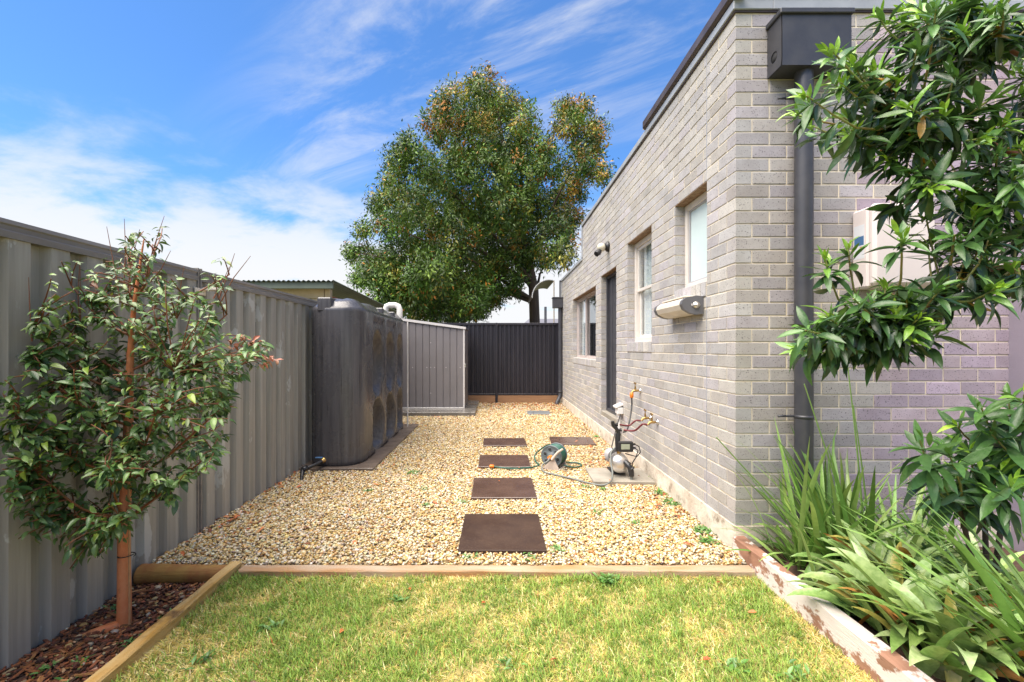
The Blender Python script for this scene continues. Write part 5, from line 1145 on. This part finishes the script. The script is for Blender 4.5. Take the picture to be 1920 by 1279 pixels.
# ------------------------------------------------------------------ strappy clumps and broad-leaved plants
def strap(base, d0, L, w, droop, c, parent, name='blade', m='strap', twist=0.0, nseg=9, fold=0.25):
    """one blade, bending over under its weight"""
    p = np.array(base, float); d = nrm(np.array(d0, float)); V = []; side = nrm(np.cross(d, [0,0,1])+rng.normal(0, 0.12, 3))
    for i in range(nseg+1):
        t = i/nseg; ww = w*0.5*(min(1, 0.45+t*2.2) if t < 0.3 else (1-((t-0.3)/0.7)**2.2)*1.0)+0.0006
        nn_ = nrm(np.cross(side, d)); V += [p-side*ww+nn_*ww*fold, p, p+side*ww+nn_*ww*fold]
        p = p+d*L/nseg; d = nrm(d+np.array([0,0,-droop*(0.3+t)/nseg]))
        if p[2] < BED+0.01: p[2] = BED+0.01
        if p[1] > CY-0.03: p[1] = CY-0.03
    F = []
    for i in range(nseg): a = 3*i; F += [(a,a+1,a+4,a+3),(a+1,a+2,a+5,a+4)]
    off = np.array(LOC[parent]); me = mesh_np(name, np.array(V)-off, np.array(F), np.repeat(np.array(c)[None], len(V), 0), True); return link(name, me, M[m], parent)
GRN = [(0.19,0.33,0.065),(0.25,0.41,0.095),(0.14,0.265,0.055),(0.32,0.46,0.13)]
def clump(name, label, base, n, L, w, aim, spread, seed, droop=(0.6, 1.8), rad=0.09, lift=(0.5, 2.2)):
    t = thing(name, label, 'plant', (base[0], base[1], BED))
    for i in range(n):
        a = random.gauss(aim, spread); r = abs(random.gauss(0, rad)); ph = random.uniform(0, 6.28)
        d = np.array([math.cos(a), math.sin(a), random.uniform(*lift)])
        strap((base[0]+r*math.cos(ph), base[1]+r*math.sin(ph)*0.7, BED-0.01), d, L*random.uniform(0.6, 1.15), w*random.uniform(0.75, 1.2), random.uniform(*droop), pick(GRN, 1, None, 0.13)[0], t)
    return t
ca = clump('strap_leaf_plant', 'clump of upright strappy green leaves at the foot of the downpipe', (2.10, 2.74), 92, 0.84, 0.032, math.pi*0.95, 1.35, 1, rad=0.14, droop=(0.4, 1.5), lift=(0.8, 3.6))
# tall flower stalks of the clump
for (x, y, x2, y2) in [(1620,1000,1590,690),(1600,1000,1508,720),(1630,1000,1600,760),(1530,1010,1343,820)]:
    p0, p1 = px3(x, y, 2.7), px3(x2, y2, 2.62); b = MB(); q = catmull([p0, (p0+p1)/2+np.array([0.01,0,-0.03]), p1], 6); b.tube([Vector(p) for p in q], list(np.linspace(0.0065, 0.003, len(q))), 6); b.build('flower_stalk', M['stalk'], ca)
clump('strap_leaf_plant', 'large clump of long arching strappy leaves spilling beside the sleeper', (2.26, 1.70), 60, 0.88, 0.031, math.pi*0.88, 0.75, 2, rad=0.14, droop=(0.4, 1.4), lift=(0.35, 2.3))
clump('strap_leaf_plant', 'small tuft of strappy leaves between low shrub and downpipe', (2.40, 2.62), 44, 0.66, 0.028, math.pi*0.8, 1.2, 3, lift=(0.8, 2.5))
clump('strap_leaf_plant', 'arching strappy clump under the low shrub', (2.55, 2.20), 46, 0.70, 0.032, math.pi*0.98, 0.7, 4, rad=0.14, lift=(0.4, 1.6))
clump('strap_leaf_plant', 'low sprawling strappy tuft at the sleeper corner beside the footing', (1.93, 2.84), 34, 0.44, 0.024, math.pi*1.05, 1.1, 5, rad=0.08, lift=(0.3, 1.4))
clump('strap_leaf_plant', 'strappy tuft in the corner against the rendered wall', (2.80, 2.72), 44, 0.55, 0.028, math.pi*0.95, 1.2, 6, rad=0.14, lift=(0.6, 2.4))
def broad(base, n, L, w, lab, dead=0.1):
    t = thing('broad_leaf_plant', lab, 'plant', (base[0], base[1], BED))
    for i in range(n):
        a = random.uniform(0, 6.28); d = np.array([math.cos(a), math.sin(a)*0.9, random.uniform(0.8, 2.4)])
        c = pick([(0.32,0.45,0.14),(0.38,0.51,0.19),(0.26,0.39,0.105),(0.45,0.55,0.25)], 1, None, 0.13)[0]
        if random.random() < dead: c = pick([(0.45,0.38,0.10),(0.50,0.24,0.07),(0.38,0.14,0.03)], 1)[0]
        strap((base[0]+random.gauss(0, 0.05), base[1]+random.gauss(0, 0.05), BED-0.01), d, L*random.uniform(0.65, 1.15), w*random.uniform(0.75, 1.25), random.uniform(1.1, 2.5), c, t, 'leaf', 'gloss', nseg=10, fold=0.38)
broad((1.93, 2.12), 66, 0.46, 0.085, 'limp pale green broad leaved plant in the middle of the bed', 0.08)
broad((2.12, 2.40), 62, 0.48, 0.085, 'pale broad leaved plant before the brick wall', 0.08)
broad((1.93, 1.86), 56, 0.42, 0.085, 'broad leaved plant with yellow and brown dying leaves by the sleeper', 0.22)
broad((2.32, 2.30), 40, 0.36, 0.080, 'broad leaved plant under the low shrub', 0.06)
broad((2.42, 2.62), 34, 0.36, 0.07, 'broad leaved plant close to the rendered wall', 0.06)
broad((2.62, 2.42), 30, 0.36, 0.07, 'broad leaved plant behind the low shrub stems', 0.06)
broad((1.78, 2.28), 20, 0.22, 0.055, 'short broad leaved plant hugging the sleeper', 0.12)
broad((1.80, 2.50), 16, 0.17, 0.045, 'small broad leaved seedling patch behind the sleeper', 0.05)

# ------------------------------------------------------------------ weeds
def weed(x, y, z, r, n, L, lab, upr=0.6, grp='weeds sprouting from the ground'):
    t = thing('weed', lab, 'weed', (x, y, z))
    Vs, Fs, Cs, b0 = [], [], [], 0; tm = leaf_shape(0.36, 3, 0.2, 0.3)
    a = rng.uniform(0, 6.28, n); p = np.stack([x+rng.normal(0, r*0.5, n), y+rng.normal(0, r*0.5, n), np.full(n, z)], -1)
    d = nrm(np.stack([np.cos(a), np.sin(a), rng.uniform(0.2, 1.2, n)*upr*2], -1)); v, f, c = scatter(tm, p-np.array(LOC[t]), frames(d, np.tile([0.01,-0.1,1.0], (n, 1))), rng.uniform(0.5, 1.2, n)*L, pick([(0.12,0.26,0.05),(0.16,0.30,0.09),(0.09,0.20,0.04)], n))
    o = link('leaves', mesh_np('leaves', v, f, c, True), M['strap'], t); o['kind'] = 'stuff'; t['group'] = grp
W1 = 'small green weed sprouting through the pale gravel'; W2 = 'small weed rooted against the house footing'; W3 = 'tiny green weed in the bark mulch'; W4 = 'broad leaved weed growing in the lawn'
weed(-0.93, 4.92, 0.012, 0.09, 60, 0.04, 'largest green weed patch in the gravel before the tank slab')
for x, y in ((-1.25,4.3),(-0.72,4.35),(0.42,3.05),(-0.18,2.94),(0.23,2.94),(-0.62,3.9),(1.05,4.35),(0.85,3.75),(-0.3,4.0),(0.9,4.42),(1.1,3.5)): weed(x, y, 0.012, 0.05, 26, 0.035, W1)
for x, y, n in ((1.58,3.95,40),(1.56,4.22,30),(1.57,3.35,45),(1.50,3.18,30),(1.55,6.9,26),(1.60,4.7,20)): weed(x, y, 0.012, 0.07, n, 0.055, W2)
for x, y in ((-1.93,2.05),(-1.82,2.2),(-2.15,2.48),(-1.86,1.9),(-2.05,2.02),(-1.80,2.42)): weed(x, y, MULCH+0.02, 0.04, 16, 0.035, W3)
weed(0.68, 2.70, LAWN+0.012, 0.05, 60, 0.055, 'dense green weed tuft in the lawn against the timber edging')
for x, y, r, n, L in ((-1.15,2.25,0.05,16,0.05),(1.05,1.98,0.05,18,0.05),(-1.35,2.02,0.05,20,0.04),(0.05,2.0,0.05,14,0.04),(-0.55,2.5,0.04,14,0.045),(1.30,1.92,0.05,14,0.05)): weed(x, y, LAWN+0.012, r, n, L, W4)
